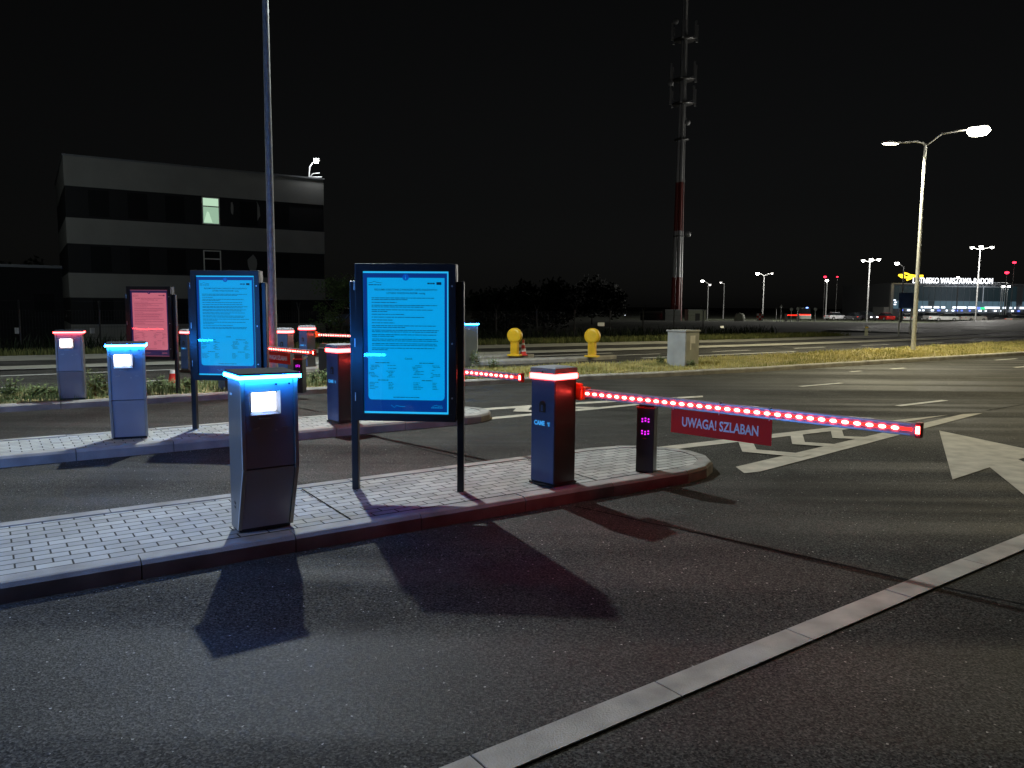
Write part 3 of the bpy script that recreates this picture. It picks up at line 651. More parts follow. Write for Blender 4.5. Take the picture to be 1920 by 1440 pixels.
barrier((-5.20, 14.15, .105), R(-44.7), 2.55, 'verge barrier hidden behind the middle board, boom with sign reaching right', (.96, 1.82))
p = G(532, 702, .12); barrier((p.x, p.y+.15, .1), R(-12), 0, 'distant barrier post with domed cap right of the lamp post')
p = G(575, 687, .12); barrier((p.x, p.y+.1, .1), R(-30), 3.2, 'farthest barrier with long level boom running behind the large board', None)
p = G(352, 690, .12); barrier((p.x, p.y+.1, .08), R(-30), 0, 'distant barrier post peeking out left of the middle notice board', k=.93)

# ------------------------------------------------------------ detector posts
def detector(loc, rz, label, lit=True, h=.62, w=.085, lidm='steel'):
    t = thing('detector_post', label, 'sensor post', loc, rz, 'sensor posts by the barriers')
    b_ = MB(); b_.box(-w, w, -w*.95, w*.95, 0, h); b_.build('housing', 'dark', t, bevel=.006)
    MB().box(-w-.008, w+.008, -w-.004, w+.004, h+.001, h+.012).build('top_plate', 'red' if lit else lidm, t, bevel=.002)
    MB().box(-w+.012, w-.012, -w*.7, w*.7, h+.013, h+.10).build('sensor_head', 'barrside', t, bevel=.006)
    fl = MB(); fl.prism([(w+.006, -w, h+.004), (w+.055, -w, h+.052), (w+.052, -w, h+.058), (w, -w, h+.010)], (0, 1.6*w, 0)); fl.build('hinged_lid', lidm, t)
    if lit:
        dt = MB()
        for zc, sg in ((h-.11, 1), (h-.235, -1)):
            for dx, dz in ((-.03, .008), (0, .014), (.03, .008), (-.03, -.017), (0, -.010), (.03, -.017)):
                dt.lathe([(.0085, -.003), (.0085, 0)], (dx, -w*.95-.001, zc+sg*dz), 'y', 8)
        dt.build('infrared_lamps', 'purple', t)
        MB().box(-.02, .012, -w*.95-.003, -w*.95-.0005, h-.292, h-.288).build('label_mark', 'red_sign', t)
        MB().box(w*.2, w*.85, w*.2, w*.2+.01, 0, .0).v
    return t
detector((1.31, 7.40, .118), R(-22), 'black sensor post with purple lamps at the nose of the nearest island')
p = G(563, 735, .12); detector((p.x, p.y, .11), R(-10), 'sensor post with open white lid right of the lamp post base', True, .60, .085)
p = G(611, 703, .12); detector((p.x, p.y, .1), R(-10), 'dark unlit sensor post left of the second barrier', False, .62, .12)

# ------------------------------------------------------------ electric cabinet, bollards, cone
p = G(1282, 687, .11); t = thing('electric_cabinet', 'grey electrical cabinet with paper notice standing on the grass verge', 'cabinet', (p.x+.06, p.y+.42, .10), R(-50))
MB().box(-.30, .30, -.30, .30, .0, .93).build('body', 'cabinet', t, bevel=.006)
MB().box(-.33, .33, -.33, .33, .931, .975).build('roof', 'cabinet', t, bevel=.01)
MB().box(-.31, .31, -.31, .31, -.06, .0).build('plinth', 'kerb', t)
dd = MB(); 
dd.box(.301, .308, -.27, .27, .05, .90); dd.build('door', 'cabinet', t, bevel=.002)
MB().box(.3085, .3105, -.10, .12, .62, .83).build('paper_notice', 'white', t); MB().box(.3085, .3105, -.10, -.05, .45, .615).build('paper_strip', 'white', t)
def light_bollard(px, py, label, k=1.0, rz=R(-25)):
    p = G(px, py, .12); t = thing('guide_bollard', label, 'bollard', (p.x, p.y, .11), rz, 'yellow guide bollards on the islands', k)
    MB().box(-.21, .21, -.14, .14, 0, .06).build('foot', 'yellow', t, bevel=.015)
    b_ = MB(); b_.box(-.115, .115, -.08, .08, .06, .50)
    for x in (-.09, -.045, 0, .045, .09): b_.box(x-.012, x+.012, -.095, .095, .07, .46)
    b_.build('column', 'yellow', t)
    MB().lathe([(.17, -.10), (.235, -.085), (.245, -.06), (.245, .06), (.235, .085), (.17, .10)], (0, 0, .66), 'y', 28).build('disc', 'yellow', t)
    return t
light_bollard(965, 667, 'yellow disc topped bollard beside the traffic cone', .98); light_bollard(1110, 669, 'yellow disc topped bollard standing alone right of the cone one', 1.0)
light_bollard(525, 668, 'yellow bollard half hidden behind the lamp post', .95)
p = G(981, 666, .12); t = thing('traffic_cone', 'red and white banded traffic cone beside the yellow bollard', 'traffic cone', (p.x, p.y, .115))
MB().box(-.14, .14, -.14, .14, 0, .03).build('base', 'red', t, bevel=.01)
def band(z0, z1, m, n): MB().lathe([(.10*(1-z0/.55)+.012, z0), (.10*(1-z1/.55)+.012, z1)], (0, 0, 0), 'z', 16).build(n, m, t)
band(.03, .13, 'red', 'cone_band'); band(.13, .22, 'white', 'reflective_band'); band(.22, .33, 'red', 'cone_band'); band(.33, .40, 'white', 'reflective_band'); band(.40, .5, 'red', 'cone_band')
p = G(330, 713, .05); t = thing('traffic_cone', 'small red cone half hidden behind the pink notice board post', 'traffic cone', (p.x-.05, p.y, .0)); band(0, .2, 'red', 'cone_band'); band(.2, .26, 'white', 'reflective_band')

# ------------------------------------------------------------ street lamps
def street_lamp(loc, h, heads, label, m='lamp', power=0, col=(1, .93, .78), r0=.075, r1=.035, hs_=1.0, armup=.15, group=None, hm=None, kind='SPOT'):
    t = thing('street_lamp', label, 'street lamp', loc, 0, group or 'street lamps')
    MB().tube((0, 0, 0), (0, 0, h), r0, r1, 14).build('pole', 'galv', t)
    MB().tube((0, 0, 0), (0, 0, .03), r0*2.0, r0*2.0, 14).build('base_flange', 'galv', t)
    for i, (dx, dy, dz) in enumerate(heads):
        e = Vector((dx, dy, dz+h)); o = Vector((0, 0, h-.01)); L = Vector((dx, dy, 0)).length or .01; d = Vector((dx, dy, 0))/L
        pts = [o, o+Vector((0, 0, armup*.6))+d*L*.08, o+d*L*.3+Vector((0, 0, max(dz, 0)*.6+armup*.9)), e-d*.18*hs_+Vector((0, 0, .04))]
        if L > .3*hs_: MB().path(pts, r1*.75, 8).build('arm', 'galv', t)
        n = Vector((-d.y, d.x, 0)); hh = MB(); a = .34*hs_; b_ = .15*hs_; z0 = .0
        q = [e-d*a+n*b_*.5, e+d*a*.6+n*b_, e+d*a+n*b_*.5, e+d*a-n*b_*.5, e+d*a*.6-n*b_, e-d*a-n*b_*.5]
        hh.prism([v+Vector((0, 0, .012)) for v in q], (0, 0, .07*hs_)); h_ = hh.build('lamp_head', 'galv', t, bevel=.01)
        ln = MB(); ln.prism([e+(v-e)*.82 for v in q], (0, 0, .011)); ln.build('lens', M[hm[i]] if hm else M[m], h_)
        if power: light(kind, 'lamp_light', t, e-Vector((0, 0, .12)), power if not isinstance(power, (list, tuple)) else power[i], col, .12, None, R(154))
    return t
LP = Vector((-4.42, 14.3, .1))
street_lamp(LP, 9.0, [(.25, .3, .1)], 'tall lamp post rising out of the picture behind the middle notice board', power=4900, col=(.90, 1, .99), r0=.078, r1=.045)
street_lamp((-17, -5, 0), 9.0, [(1.2, .5, .1)], 'street lamp behind the viewer on the left, outside the picture', power=5500, col=(1, .97, .93), r0=.078, r1=.045)
street_lamp((15, 18, .1), 9.0, [(-.8, -.6, .1)], 'street lamp to the right of the arrow marking, outside the picture', power=2600, col=(1, .84, .45), r0=.078, r1=.045)
street_lamp((-25.5, 29, 0), 8.5, [(1.2, .8, .1)], 'street lamp outside the picture in front of the banded building', power=700, col=(.9, 1, .98), r0=.078, r1=.045, kind='POINT')

p = G(1712, 655, .12)
def glow_globe(mb, c, r): return mb
rl = street_lamp((p.x, p.y, .1), 7.75, [(-1.38, -.1, .02), (1.45, -.9, .42)], 'double armed street lamp on the right of the verge, one head blazing', power=[5000, 33000], col=(1, .92, .62), r0=.085, r1=.05, hs_=1.0)
# optic of the right head, enlarged to stand in for its glare
MB().lathe([(.06, -.22), (.28, -.17), (.38, -.03), (.36, .02)], (1.45, -.9, 8.13), 'z', 20).build('lamp_optic_glare', 'lamp', rl)
FL = 'street lamps of the far car park'
def far_lamp(px, pt, dep, heads, label, hm, hs_=2.0):
    b = D(px, pt, dep); z0 = terrain(b.x, b.y); H_ = b.z-z0
    street_lamp((b.x, b.y, z0), H_, [((hx-px)*dep/F_PX, -.1, (pt-hy)*dep/F_PX) for hx, hy in heads], label, r0=.16, r1=.1, hs_=hs_, armup=.1, group=FL, hm=hm)
    for (hx, hy), m in zip(heads, hm):
        pass
def bulb(t, e, r, m):
    r *= .6; MB().lathe([(r*.3, -r*.7), (r*.85, -r*.4), (r, 0), (r*.85, r*.3), (r*.3, r*.5)], e, 'z', 12).build('bulb', m, t)
def far_lamp(px, pt, dep, heads, label):
    b = D(px, pt, dep); z0 = terrain(b.x, b.y); h = b.z-z0
    t = thing('street_lamp', label, 'street lamp', (b.x, b.y, z0), 0, FL)
    MB().tube((0, 0, 0), (0, 0, h), .12, .09, 10).build('pole', 'farpole', t)
    for hx, hy, r, m in heads:
        e = Vector(((hx-px)*dep/F_PX, -.1, h+(pt-hy)*dep/F_PX))
        if abs(e.x) > .3: MB().path([(0, 0, h-.05), (e.x*.5, 0, h+(e.z-h)*.7), (e.x, 0, e.z+.12)], .05, 6).build('arm', 'galv', t)
        MB().box(e.x-.28, e.x+.28, -.3, .25, e.z+.10, e.z+.18).build('lamp_head', 'galv', t, bevel=.03)
        bulb(t, e-Vector((0, 0, .02)), r, m)
    return t
for a in ((1328, 531, 150, [(1317, 527, .5, 'lampc'), (1331, 534, .35, 'lamp_dim')], 'farthest left of the car park lamps, two small heads on one post'),
          (1358, 532, 160, [(1351, 530, .28, 'lamp_dim')], 'thin car park lamp with one faint head by the equipment shelters'),
          (1433, 516, 150, [(1420, 513, .62, 'lampc'), (1447, 513, .33, 'lamp_dim')], 'car park lamp with a bright left head and a faint right head'),
          (1551, 527, 150, [(1550, 526, .5, 'lampc')], 'car park lamp with a single head straight on its post'),
          (1631, 491, 132, [(1618, 489, .42, 'lampc'), (1633, 487, .5, 'lampc'), (1647, 487, .42, 'lampc')], 'triple headed car park lamp left of the terminal'),
          (1695, 500, 110, [(1681, 494, .5, 'lampc')], 'single armed lamp above the yellow plane sign'),
          (1838, 468, 132, [(1822, 465, .42, 'lampc'), (1839, 463, .5, 'lampc'), (1859, 464, .42, 'lampc')], 'triple headed car park lamp before the terminal facade'),
          (1797, 523, 190, [(1796, 520, .5, 'lampc')], 'small lamp just above the terminal letters')): far_lamp(*a)
for px, py, r, lb in ((1547, 519, .55, 'red beacon light above the single headed car park lamp'), (1570, 519, .35, 'dim red beacon right of the single headed car park lamp'), (1888, 511, .75, 'large red beacon light right of the terminal letters'), (1902, 492, .65, 'upper red beacon light at the right edge')):
    b = D(px, py, 170); z0 = terrain(b.x, b.y); t = thing('beacon_mast', lb, 'beacon', (b.x, b.y, z0), 0, 'red beacon masts')
    MB().tube((0, 0, 0), (0, 0, b.z-z0-.3), .07, .05, 8).build('pole', 'barrside', t); bulb(t, Vector((0, 0, b.z-z0)), r, 'beacon')
c_ = D(1631, 500, 128); light('POINT', 'car_park_light', None, c_, 7000, (1, .97, .9), .5); c_ = D(1838, 480, 128); light('POINT', 'car_park_light', None, c_, 12000, (1, .97, .9), .5); c_ = D(1720, 500, 135); light('POINT', 'car_park_light', None, c_, 9000, (1, .97, .9), .5)  # light of the triple lamps, plus an added fill between them
c_ = D(1421, 520, 145); light('POINT', 'car_park_light', None, c_, 5000, (1, .97, .9), .5)

# ------------------------------------------------------------ office building (left)
BL = Vector((-26.2, 46, 0)); BR = Vector((-13.05, 54.2, 0)); dv = (BR-BL); Lb = dv.length
bt = thing('office_building', 'unlit three storey building with pale and charcoal horizontal bands', 'building', (BL.x, BL.y, -1.6), math.atan2(dv.y, dv.x))
Z0 = -1.6
bands = [(10.15, 8.45, 0), (8.45, 6.62, 1), (6.62, 5.12, 0), (5.12, 3.4, 1), (3.4, 1.95, 0), (1.95, .35, 1), (.35, -1.6, 0)]
wl = [MB(), MB()]
for zt, zb, k in bands: wl[k].box(0 if k == 0 else .03, Lb if k == 0 else Lb-.03, 0 if k == 0 else .03, 14, zb-Z0, zt-Z0)
wl[0].build('pale_wall_bands', 'band_w', bt); wl[1].build('charcoal_wall_bands', 'band_d', bt)
MB().box(-.06, Lb+.06, -.06, 14.05, 10.15-Z0, 10.25-Z0).build('roof_coping', 'term', bt)
def window(x0, x1, z0, z1, m1, m2, split=.34):
    w = MB(); f = .07; zs = z1-(z1-z0)*split
    for b_ in ((x0, x1, z1-f, z1), (x0, x1, z0, z0+f), (x0, x0+f, z0+f, z1-f), (x1-f, x1, z0+f, z1-f), (x0+f, x1-f, zs-f/2, zs+f/2)): w.box(b_[0], b_[1], -.02, .028, b_[2], b_[3])
    fr = w.build('window', 'winframe', bt)
    MB().box(x0+f, x1-f, .005, .02, z0+f, zs-f/2).build('pane', m1, fr); MB().box(x0+f, x1-f, .005, .02, zs+f/2, z1-f).build('pane', m2, fr)
    return fr
xw = 7.55
w_ = window(xw, xw+1.08, 6.68-Z0, 8.4-Z0, 'winlit', 'blind'); w_['label'] = 'lit window with green white light'
MB().prism([(xw+.1, 0, 6.8-Z0), (xw+.62, 0, 6.8-Z0), (xw+.42, 0, 7.45-Z0), (xw+.3, 0, 7.5-Z0)], (0, .003, 0)).build('lamp_glow_patch', 'blind', w_)
window(xw, xw+1.08, 3.45-Z0, 5.05-Z0, 'glassd', 'glassd')
for x in (1.2, 3.3, 5.4, 9.9, 12.0):
    for zb, zt in ((6.75, 8.3), (3.5, 5.0), (.6, 1.85)):
        if x == 9.9 and zb < 4: continue
        MB().box(x, x+1.1, .012, .028, zb-Z0, zt-Z0).build('window', 'glassm', bt)
random.seed(3)
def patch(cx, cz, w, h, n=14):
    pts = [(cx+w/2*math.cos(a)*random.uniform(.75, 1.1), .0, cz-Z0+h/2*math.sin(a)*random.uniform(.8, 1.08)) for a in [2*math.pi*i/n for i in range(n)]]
    MB().prism([(x, .02, z) for x, y, z in pts], (0, .006, 0)).build('reflection_patch', 'band_w', bt)  # pale reflections on the facade, set in as flat patches
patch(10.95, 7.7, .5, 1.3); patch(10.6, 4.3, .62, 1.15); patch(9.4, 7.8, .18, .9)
# roof floodlight on corner
b = Vector((Lb-.8, .5, 10.25-Z0)); ft = thing('roof_floodlight', 'bright floodlight on a bracket at the roof corner', 'floodlight', (BR.x-.62, BR.y-.1, 10.25), 0)
MB().path([(-.35, 0, 0), (-.28, 0, .75), (-.05, 0, 1.05), (.2, 0, 1.12)], .045).path([(-.6, 0, .05), (.55, 0, .08)], .035).path([(-.35, 0, .02), (-.05, 0, .3), (.4, 0, .33)], .03).build('bracket', 'galv', ft)
MB().box(.02, .42, -.16, .16, 1.16, 1.3).build('lamp_head', 'galv', ft, bevel=.02)
bulb(ft, Vector((.2, -.1, 1.08)), .27, 'lampc'); light('POINT', 'flood_light', ft, (.2, -.5, .95), 120, (.95, .97, 1), .1)
# low wing building to the left
wt = thing('side_building', 'low dim building wing left of the banded building', 'building', (-36, 52, -1.6), R(31)); MB().box(0, 9.5, 0, 8, 0, 5.6).build('wall', 'band_d', wt); MB().box(-.1, 9.6, -.1, 8.1, 5.6, 5.8).build('roof', 'term', wt)
MB().box(3.4, 4.6, -.02, 0, 2.6, 3.8).build('window', 'glassm', wt)

# ------------------------------------------------------------ trees
random.seed(21)
def tree(loc, h, cr_w, label, m, n=5200, leaf=.16):
    t = thing('tree', label, 'tree', loc, random.uniform(0, 6))
    tr = MB(); tr.tube((0, 0, -.2), (.05, .03, h*.45), h*.022, h*.012, 8); tips = []
    for i in range(9):
        a = i*2.4; z = h*(.25+.06*i); e = Vector((math.cos(a)*cr_w*.33, math.sin(a)*cr_w*.33, z+h*.16)); tr.tube((.03, 0, z*.8), e, h*.009, h*.003, 6); tips.append(e)
    tr.build('trunk', 'bark', t)
    lf = MB(); cl = []
    for i in range(34):
        a = random.uniform(0, 6.28); zz = random.uniform(.25, .97); rr = cr_w*.5*math.sin(min(1, (1.08-zz)*1.7+.15)*1.57)*math.sqrt(random.random())
        cl.append((Vector((math.cos(a)*rr, math.sin(a)*rr, zz*h)), random.uniform(.10, .2)*cr_w))
    vs = []; fs = []
    for i in range(n):
        c, r = random.choice(cl); d = Vector((random.gauss(0, 1), random.gauss(0, 1), random.gauss(0, .75))).normalized()*r*random.random()**.4; q = c+d
        u_ = Vector((random.gauss(0, 1), random.gauss(0, 1), random.gauss(0, 1))).normalized(); w_ = u_.orthogonal().normalized(); l = leaf*random.uniform(.6, 1.3); o = len(vs)
        vs += [q-u_*l*.5, q+w_*l*.28, q+u_*l*.5, q-w_*l*.28]; fs.append((o, o+1, o+2, o+3))
    lf.add(vs, fs); lf.build('crown', m, t); return t
b = D(640, 600, 42); tree((b.x, b.y, -1.2), 4.2, 3.4, 'small leafy green tree left of the large notice board', 'leaf', 4200, .13)
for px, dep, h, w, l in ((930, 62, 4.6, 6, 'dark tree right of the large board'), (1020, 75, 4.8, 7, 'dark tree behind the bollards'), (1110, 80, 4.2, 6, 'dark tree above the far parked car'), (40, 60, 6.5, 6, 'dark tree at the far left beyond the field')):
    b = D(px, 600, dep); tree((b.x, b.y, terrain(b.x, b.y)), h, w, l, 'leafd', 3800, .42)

# ------------------------------------------------------------ fence with angled post tops
f0 = ST(-6, 34); ft = thing('security_fence', 'dark wire fence with Y topped posts across the low field', 'fence', (0, 0, 0))
random.seed(2)
pp = []
for i in range(17):
    p = ST(-4+i*2.6, 33.5+.0*i); z = terrain(p.x, p.y); pp.append(Vector((p.x, p.y, z)))
for p in pp:
    b = MB(); b.tube(p, p+Vector((0, 0, 1.95)), .035, n=6); 
    for s in (-1, 1): b.tube(p+Vector((0, 0, 1.93)), p+Vector((0, 0, 2.3))+V*s*.22, .02, n=5)
    b.build('post', 'barrside', ft)
wr = MB()
for a, b in zip(pp, pp[1:]):
    for h in (.1, .5, .9, 1.3, 1.7, 1.93): wr.tube(a+Vector((0, 0, h)), b+Vector((0, 0, h)), .006, n=4)
    for s in (-1, 1): wr.tube(a+Vector((0, 0, 2.28))+V*s*.2, b+Vector((0, 0, 2.28))+V*s*.2, .006, n=4)
    for k in range(26):
        q = a.lerp(b, k/26); wr.tube(q+Vector((0, 0, .1)), q+Vector((0, 0, 1.93)), .0035, n=3, cap=False)
wr.build('wire_mesh', 'frame', ft)
for px, py, w, h, l in ((1127, 608, .3, .17, 'small white plate on the fence right of the single bollard'), (1354, 613, .15, .10, 'tiny pale plate on the fence right of the grey cabinet'), (33, 620, .2, .24, 'white plate at the far left of the field fence'), (173, 620, .17, .22, 'white plate behind the red lit ticket machine')):
    b = D(px, py, 38 if px > 900 else 31); o = MB().box(-w/2*1.1, w/2*1.1, -.01, .01, -h/2, h/2); t = tag(o.build('fence_plate', 'white'), l, 'plate', 'white plates on the fence'); t.location = b
# ------------------------------------------------------------ telecom mast and shelters
b = D(1268, 600, 121); zb = terrain(b.x, b.y); mt = thing('telecom_mast', 'tall red and white antenna mast rising beyond the field', 'mast', (b.x, b.y, zb))
def zpx(py): return D(1270, py, 121).z-zb
cuts = [(620, 'mast_r'), (520, 'mast_w'), (433, 'mast_r'), (342, 'mast_w'), (250, 'mast_w'), (-80, None)]
def rad(z): return 1.0-.62*z/50*1.0
for (y0, m), (y1, _) in zip(cuts, cuts[1:]):
    z0, z1 = max(0, zpx(y0)), zpx(y1); w = MB()
    for k in range(3):
        a = k*2.094+.5; w.tube((math.cos(a)*rad(z0)*.62, math.sin(a)*rad(z0)*.62, z0), (math.cos(a)*rad(z1)*.62, math.sin(a)*rad(z1)*.62, z1), .30*rad(z0)+.05, .30*rad(z1)+.05, 8)
    z = z0
    while z < z1-1:
        for k in range(3):
            a = k*2.094+.5; a2 = a+2.094; w.tube((math.cos(a)*rad(z)*.6, math.sin(a)*rad(z)*.6, z), (math.cos(a2)*rad(z)*.6, math.sin(a2)*rad(z)*.6, z+1), .04, n=4)
        z += 1.2
    w.build('shaft_section', m, mt)
cb = MB(); cb.tube((.55, -.6, 0), (.3, -.4, zpx(40)), .05, n=5); cb.build('cable_run', 'mast_w', mt)
for py in (75, 150, 195, 262, 443):
    z = zpx(py); pl = MB(); r = 2.0 if py < 200 else 1.4
    if py == 443: r = 1.1
    pl.lathe([(rad(z)*.6, -.05), (r*.8, -.05), (r*.8, .05), (rad(z)*.6, .05)], (0, 0, z), 'z', 14); pl.build('platform', 'barrside', mt)
    if py < 200:
        for k in range(6):
            a = k*1.047+.2; MB().box(-.13, .13, -.08, .08, -1.1, 1.4).v
            o = MB(); cx, cy = math.cos(a)*r, math.sin(a)*r
            o.box(cx-.15, cx+.15, cy-.1, cy+.1, z-.2, z+2.3); o.tube((cx, cy, z+.2), (0, 0, z+.2), .04, n=5); o.build('antenna_panel', 'mast_w', mt, bevel=.03)
for py, dx in ((232, .6), (160, -2.1), (440, 1.2), (45, -1.6)):
    z = zpx(py); MB().lathe([(.1, -.2), (.42, -.1), (.45, 0)], (dx, -1.0, z), 'y', 16).build('dish_antenna', 'mast_w', mt)
for (xa, xb, m, lb) in ((1247, 1275, 'cabin2', 'grey equipment shelter left at the foot of the mast'), (1290, 1323, 'cabin', 'pale green equipment shelter with dark door right of the mast')):
    a, c = D(xa, 610, 112), D(xb, 610, 112); z0 = D(xa, 611, 112).z; t = thing('equipment_shelter', lb, 'shelter', ((a.x+c.x)/2, a.y, z0), 0, 'equipment shelters'); w = (c.x-a.x)/2
    MB().box(-w, w, 0, 2.4, 0, 2.25).build('wall', m, t, bevel=.02); MB().box(-w-.06, w+.06, -.06, 2.46, 2.25, 2.36).build('roof', 'term', t)
    if xa > 1280: MB().box(-w*.22, w*.30, -.05, -.005, .05, 1.8).build('door', 'doorm', t)
b = D(1226, 611, 118); t = thing('storage_shed', 'dim low shed with red light left of the shelters', 'shed', (b.x, b.y, b.z)); MB().box(-1.6, 1.6, 0, 3, 0, 1.9).build('wall', 'band_d', t); MB().prism([(-1.8, -.1, 1.9), (1.8, -.1, 1.9), (1.5, -.1, 2.2), (-1.5, -.1, 2.2)], (0, 3.2, 0)).build('roof', 'barrside', t); MB().box(1.3, 1.75, -.15, -.08, 1.45, 1.7).build('red_lamp', 'beacon', t)
light('POINT', 'shelter_fill', None, D(1330, 590, 104), 160, (1, 1, .85), .2); light('POINT', 'mast_fill', None, D(1330, 300, 95), 420, (1, .98, .95), .2)  # added fill lights with no lamp of their own

# ------------------------------------------------------------ cars
def car(label, px, py, dep, rz, col, kind='car', lights=False, z=None, group='cars in the far car park'):
    b = D(px, py, dep); z0 = b.z if z is None else z
    key = 'paint_%s' % label[:12]; m = mat(key, col, .3, .3, scale=1, coat=.5)
    nm, cat = ('parked_van', 'van') if kind == 'van' else ('parked_car', 'car')
    t = thing(nm, label, cat, (b.x, b.y, z0), rz, group)
    if kind == 'van': low = [(-2.4, .3), (-2.4, 1.0), (-2.2, 1.15), (2.0, 1.2), (2.45, 1.0), (2.5, .3)]; cab = [(-2.35, 1.1), (-2.3, 2.1), (-2.1, 2.2), (1.0, 2.2), (1.9, 1.15)]
    elif kind == 'suv': low = [(-2.2, .32), (-2.25, .95), (-2.1, 1.05), (1.0, 1.08), (2.05, .95), (2.2, .7), (2.2, .32)]; cab = [(-2.1, 1.03), (-1.9, 1.55), (-1.6, 1.66), (.3, 1.66), (1.1, 1.05)]
    else: low = [(-2.15, .25), (-2.2, .8), (-2.0, .92), (1.0, .9), (2.0, .78), (2.15, .55), (2.15, .25)]; cab = [(-1.7, .9), (-1.2, 1.38), (-.9, 1.45), (.2, 1.45), (1.0, .9)]
    MB().prism([(x, -.88, z) for x, z in low], (0, 1.76, 0)).build('body', m, t, bevel=.07)
    c = MB(); n = len(cab); vs = [(x, (-.82 if z < 1.2 else -.68), z) for x, z in cab]; zl = cab[0][1]; vs = [(x, -.82 if z <= zl+.1 else -.66, z) for x, z in cab]; vs += [(x, -y, z) for x, y, z in vs]
    c.add(vs, [tuple(range(n)), tuple(range(2*n-1, n-1, -1))]+[(i, n+i, n+(i+1) % n, (i+1) % n) for i in range(n)]); c.build('windows', 'glassd', t, bevel=.03)
    zr = cab[2][1]; MB().box(cab[1][0]+.25, cab[3][0]+.1, -.64, .64, zr-.01, zr+.03).build('roof', m, t, bevel=.01)
    for x in (-1.35, 1.35):
        for y in (-.84, .84):
            w = MB().lathe([(.2, -.1), (.33, -.1), (.34, 0), (.33, .1), (.2, .1)], (x, y, .33), 'y', 16).build('wheel', 'tyre', t); MB().lathe([(.19, -.105), (.19, .105)], (x, y, .33), 'y', 10).build('rim', 'rim', w)
    if group == 'cars in the far car park':
        MB().box(-1.0, -.2, -.9, -.885, .88, .93).build('chrome_trim', 'chrome_lock', t)
    for y in (-.62, .62):
        MB().box(2.1, 2.22, y-.16, y+.16, .6, .75).build('headlight', 'carlight' if lights else 'glassd', t); MB().box(-2.24, -2.14, y-.14, y+.14, .68, .82).build('tail_light', 'red', t)  # glowing headlights stand in for glints on some far cars
    return t
GL = terrain(100, 160)
for a in (('dim silver car parked left in the far car park row', 1567, 600, 150, R(20), (.5, .5, .52), 'car'), ('dark car left of the thick pole in the far row', 1600, 601, 148, R(100), (.02, .02, .025), 'car'),
          ('black shiny car beside the thick pole in the far row', 1625, 601, 146, R(-80), (.015, .015, .02), 'suv', True), ('dark red car in front of the left terminal column', 1658, 601, 150, R(95), (.25, .01, .01), 'car'),
          ('pale car half hidden by the sign posts', 1700, 602, 155, R(70), (.4, .4, .38), 'car'), ('dark car with bright headlights right of the lamp post', 1722, 601, 155, R(-60), (.03, .03, .03), 'car', True),
          ('silver car in the row before the shop lights', 1743, 602, 152, R(80), (.7, .7, .7), 'suv'), ('grey estate car next to the silver one', 1772, 602, 150, R(165), (.55, .55, .55), 'car'),
          ('grey van behind the white off road car', 1796, 603, 158, R(70), (.3, .32, .3), 'suv'), ('white off road car side on before the terminal', 1826, 603, 152, R(8), (.72, .70, .64), 'suv'),
          ('dark car at the right of the far row', 1880, 605, 148, R(-70), (.04, .04, .045), 'car', True), ('grey car at the right edge of the far row', 1910, 606, 140, R(10), (.28, .26, .22), 'car')):
    car(*a)
GF = 'cars beyond the fence'
car('silver car parked behind the fence', 1182, 635, 92, R(5), (.3, .31, .33), 'car', group=GF); car('dark car left of the silver one behind the fence', 1072, 636, 92, R(175), (.03, .03, .035), 'car', group=GF)
car('white van behind the small green tree', 650, 618, 58, R(12), (.5, .55, .52), 'van', group=GF)
v = car('white patrol van with blue light at the far gate', 1508, 601, 140, R(75), (.5, .55, .5), 'van', group='vehicles at the far gate'); bulb(v, Vector((.2, -.4, 2.3)), .35, 'beaconb')
# far gate booms
for xa, xb, y_, lb in ((1474, 1494, 591, 'left glowing red boom of the far gate'), (1496, 1519, 590, 'right glowing red boom of the far gate before the van')):
    a, c = D(xa, y_, 135), D(xb, y_, 135); t = thing('far_gate_barrier', lb, 'barrier', (a.x, a.y, terrain(a.x, a.y)), 0, 'booms at the far gate'); z = a.z-terrain(a.x, a.y); w = c.x-a.x
    MB().box(-.2, .2, -.2, .2, 0, z+.2).build('cabinet', 'barrside', t, bevel=.02); MB().box(.1, w, -.28, -.2, z-.05, z+.06).build('boom', 'white', t); MB().box(.15, w-.05, -.31, -.285, z-.06, z+.07).build('led_strip', 'led_boomline', t)
# signs and posts near the far gate
def round_sign(px, py, dep, r, label, m='white', tri=False):
    b = D(px, py, dep); z0 = terrain(b.x, b.y); t = thing('road_sign', label, 'road sign', (b.x, b.y, z0), 0, 'small road signs by the far gate'); h = b.z-z0
    MB().tube((0, .05, 0), (0, .05, h), .05, n=6).build('post', 'galv', t)
    if tri: MB().prism([(-r, 0, h-r*.7), (r, 0, h-r*.7), (0, 0, h+r)], (0, .03, 0)).build('plate', m, t)
    else: MB().lathe([(r, -.02), (r, .02)], (0, 0, h), 'y', 16).build('plate', m, t)
round_sign(1465, 574, 120, .26, 'small triangular sign left of the far gate', tri=True); round_sign(1484, 580, 120, .25, 'round pale sign above the left red boom'); round_sign(1496, 579, 120, .25, 'round pale sign beside the patrol van blue light'); round_sign(1529, 580, 120, .25, 'round dull sign right of the patrol van'); round_sign(1456, 578, 122, .2, 'thin post sign left of the triangular sign', 'barrside')
b = D(1425, 594, 120); t = thing('hazard_board', 'red and white banded hazard board right of the shelters', 'hazard board', (b.x, b.y, b.z))
for i in range(3):
    for j in range(3): MB().box(-.5+i*.34, -.5+i*.34+.32, -.03, .03, -.5+j*.34, -.5+j*.34+.32).build('band', 'red' if (i+j) % 2 else 'white', t)
MB().box(-.5, .52, .032, .05, -.6, .5).build('backing', 'barrside', t)
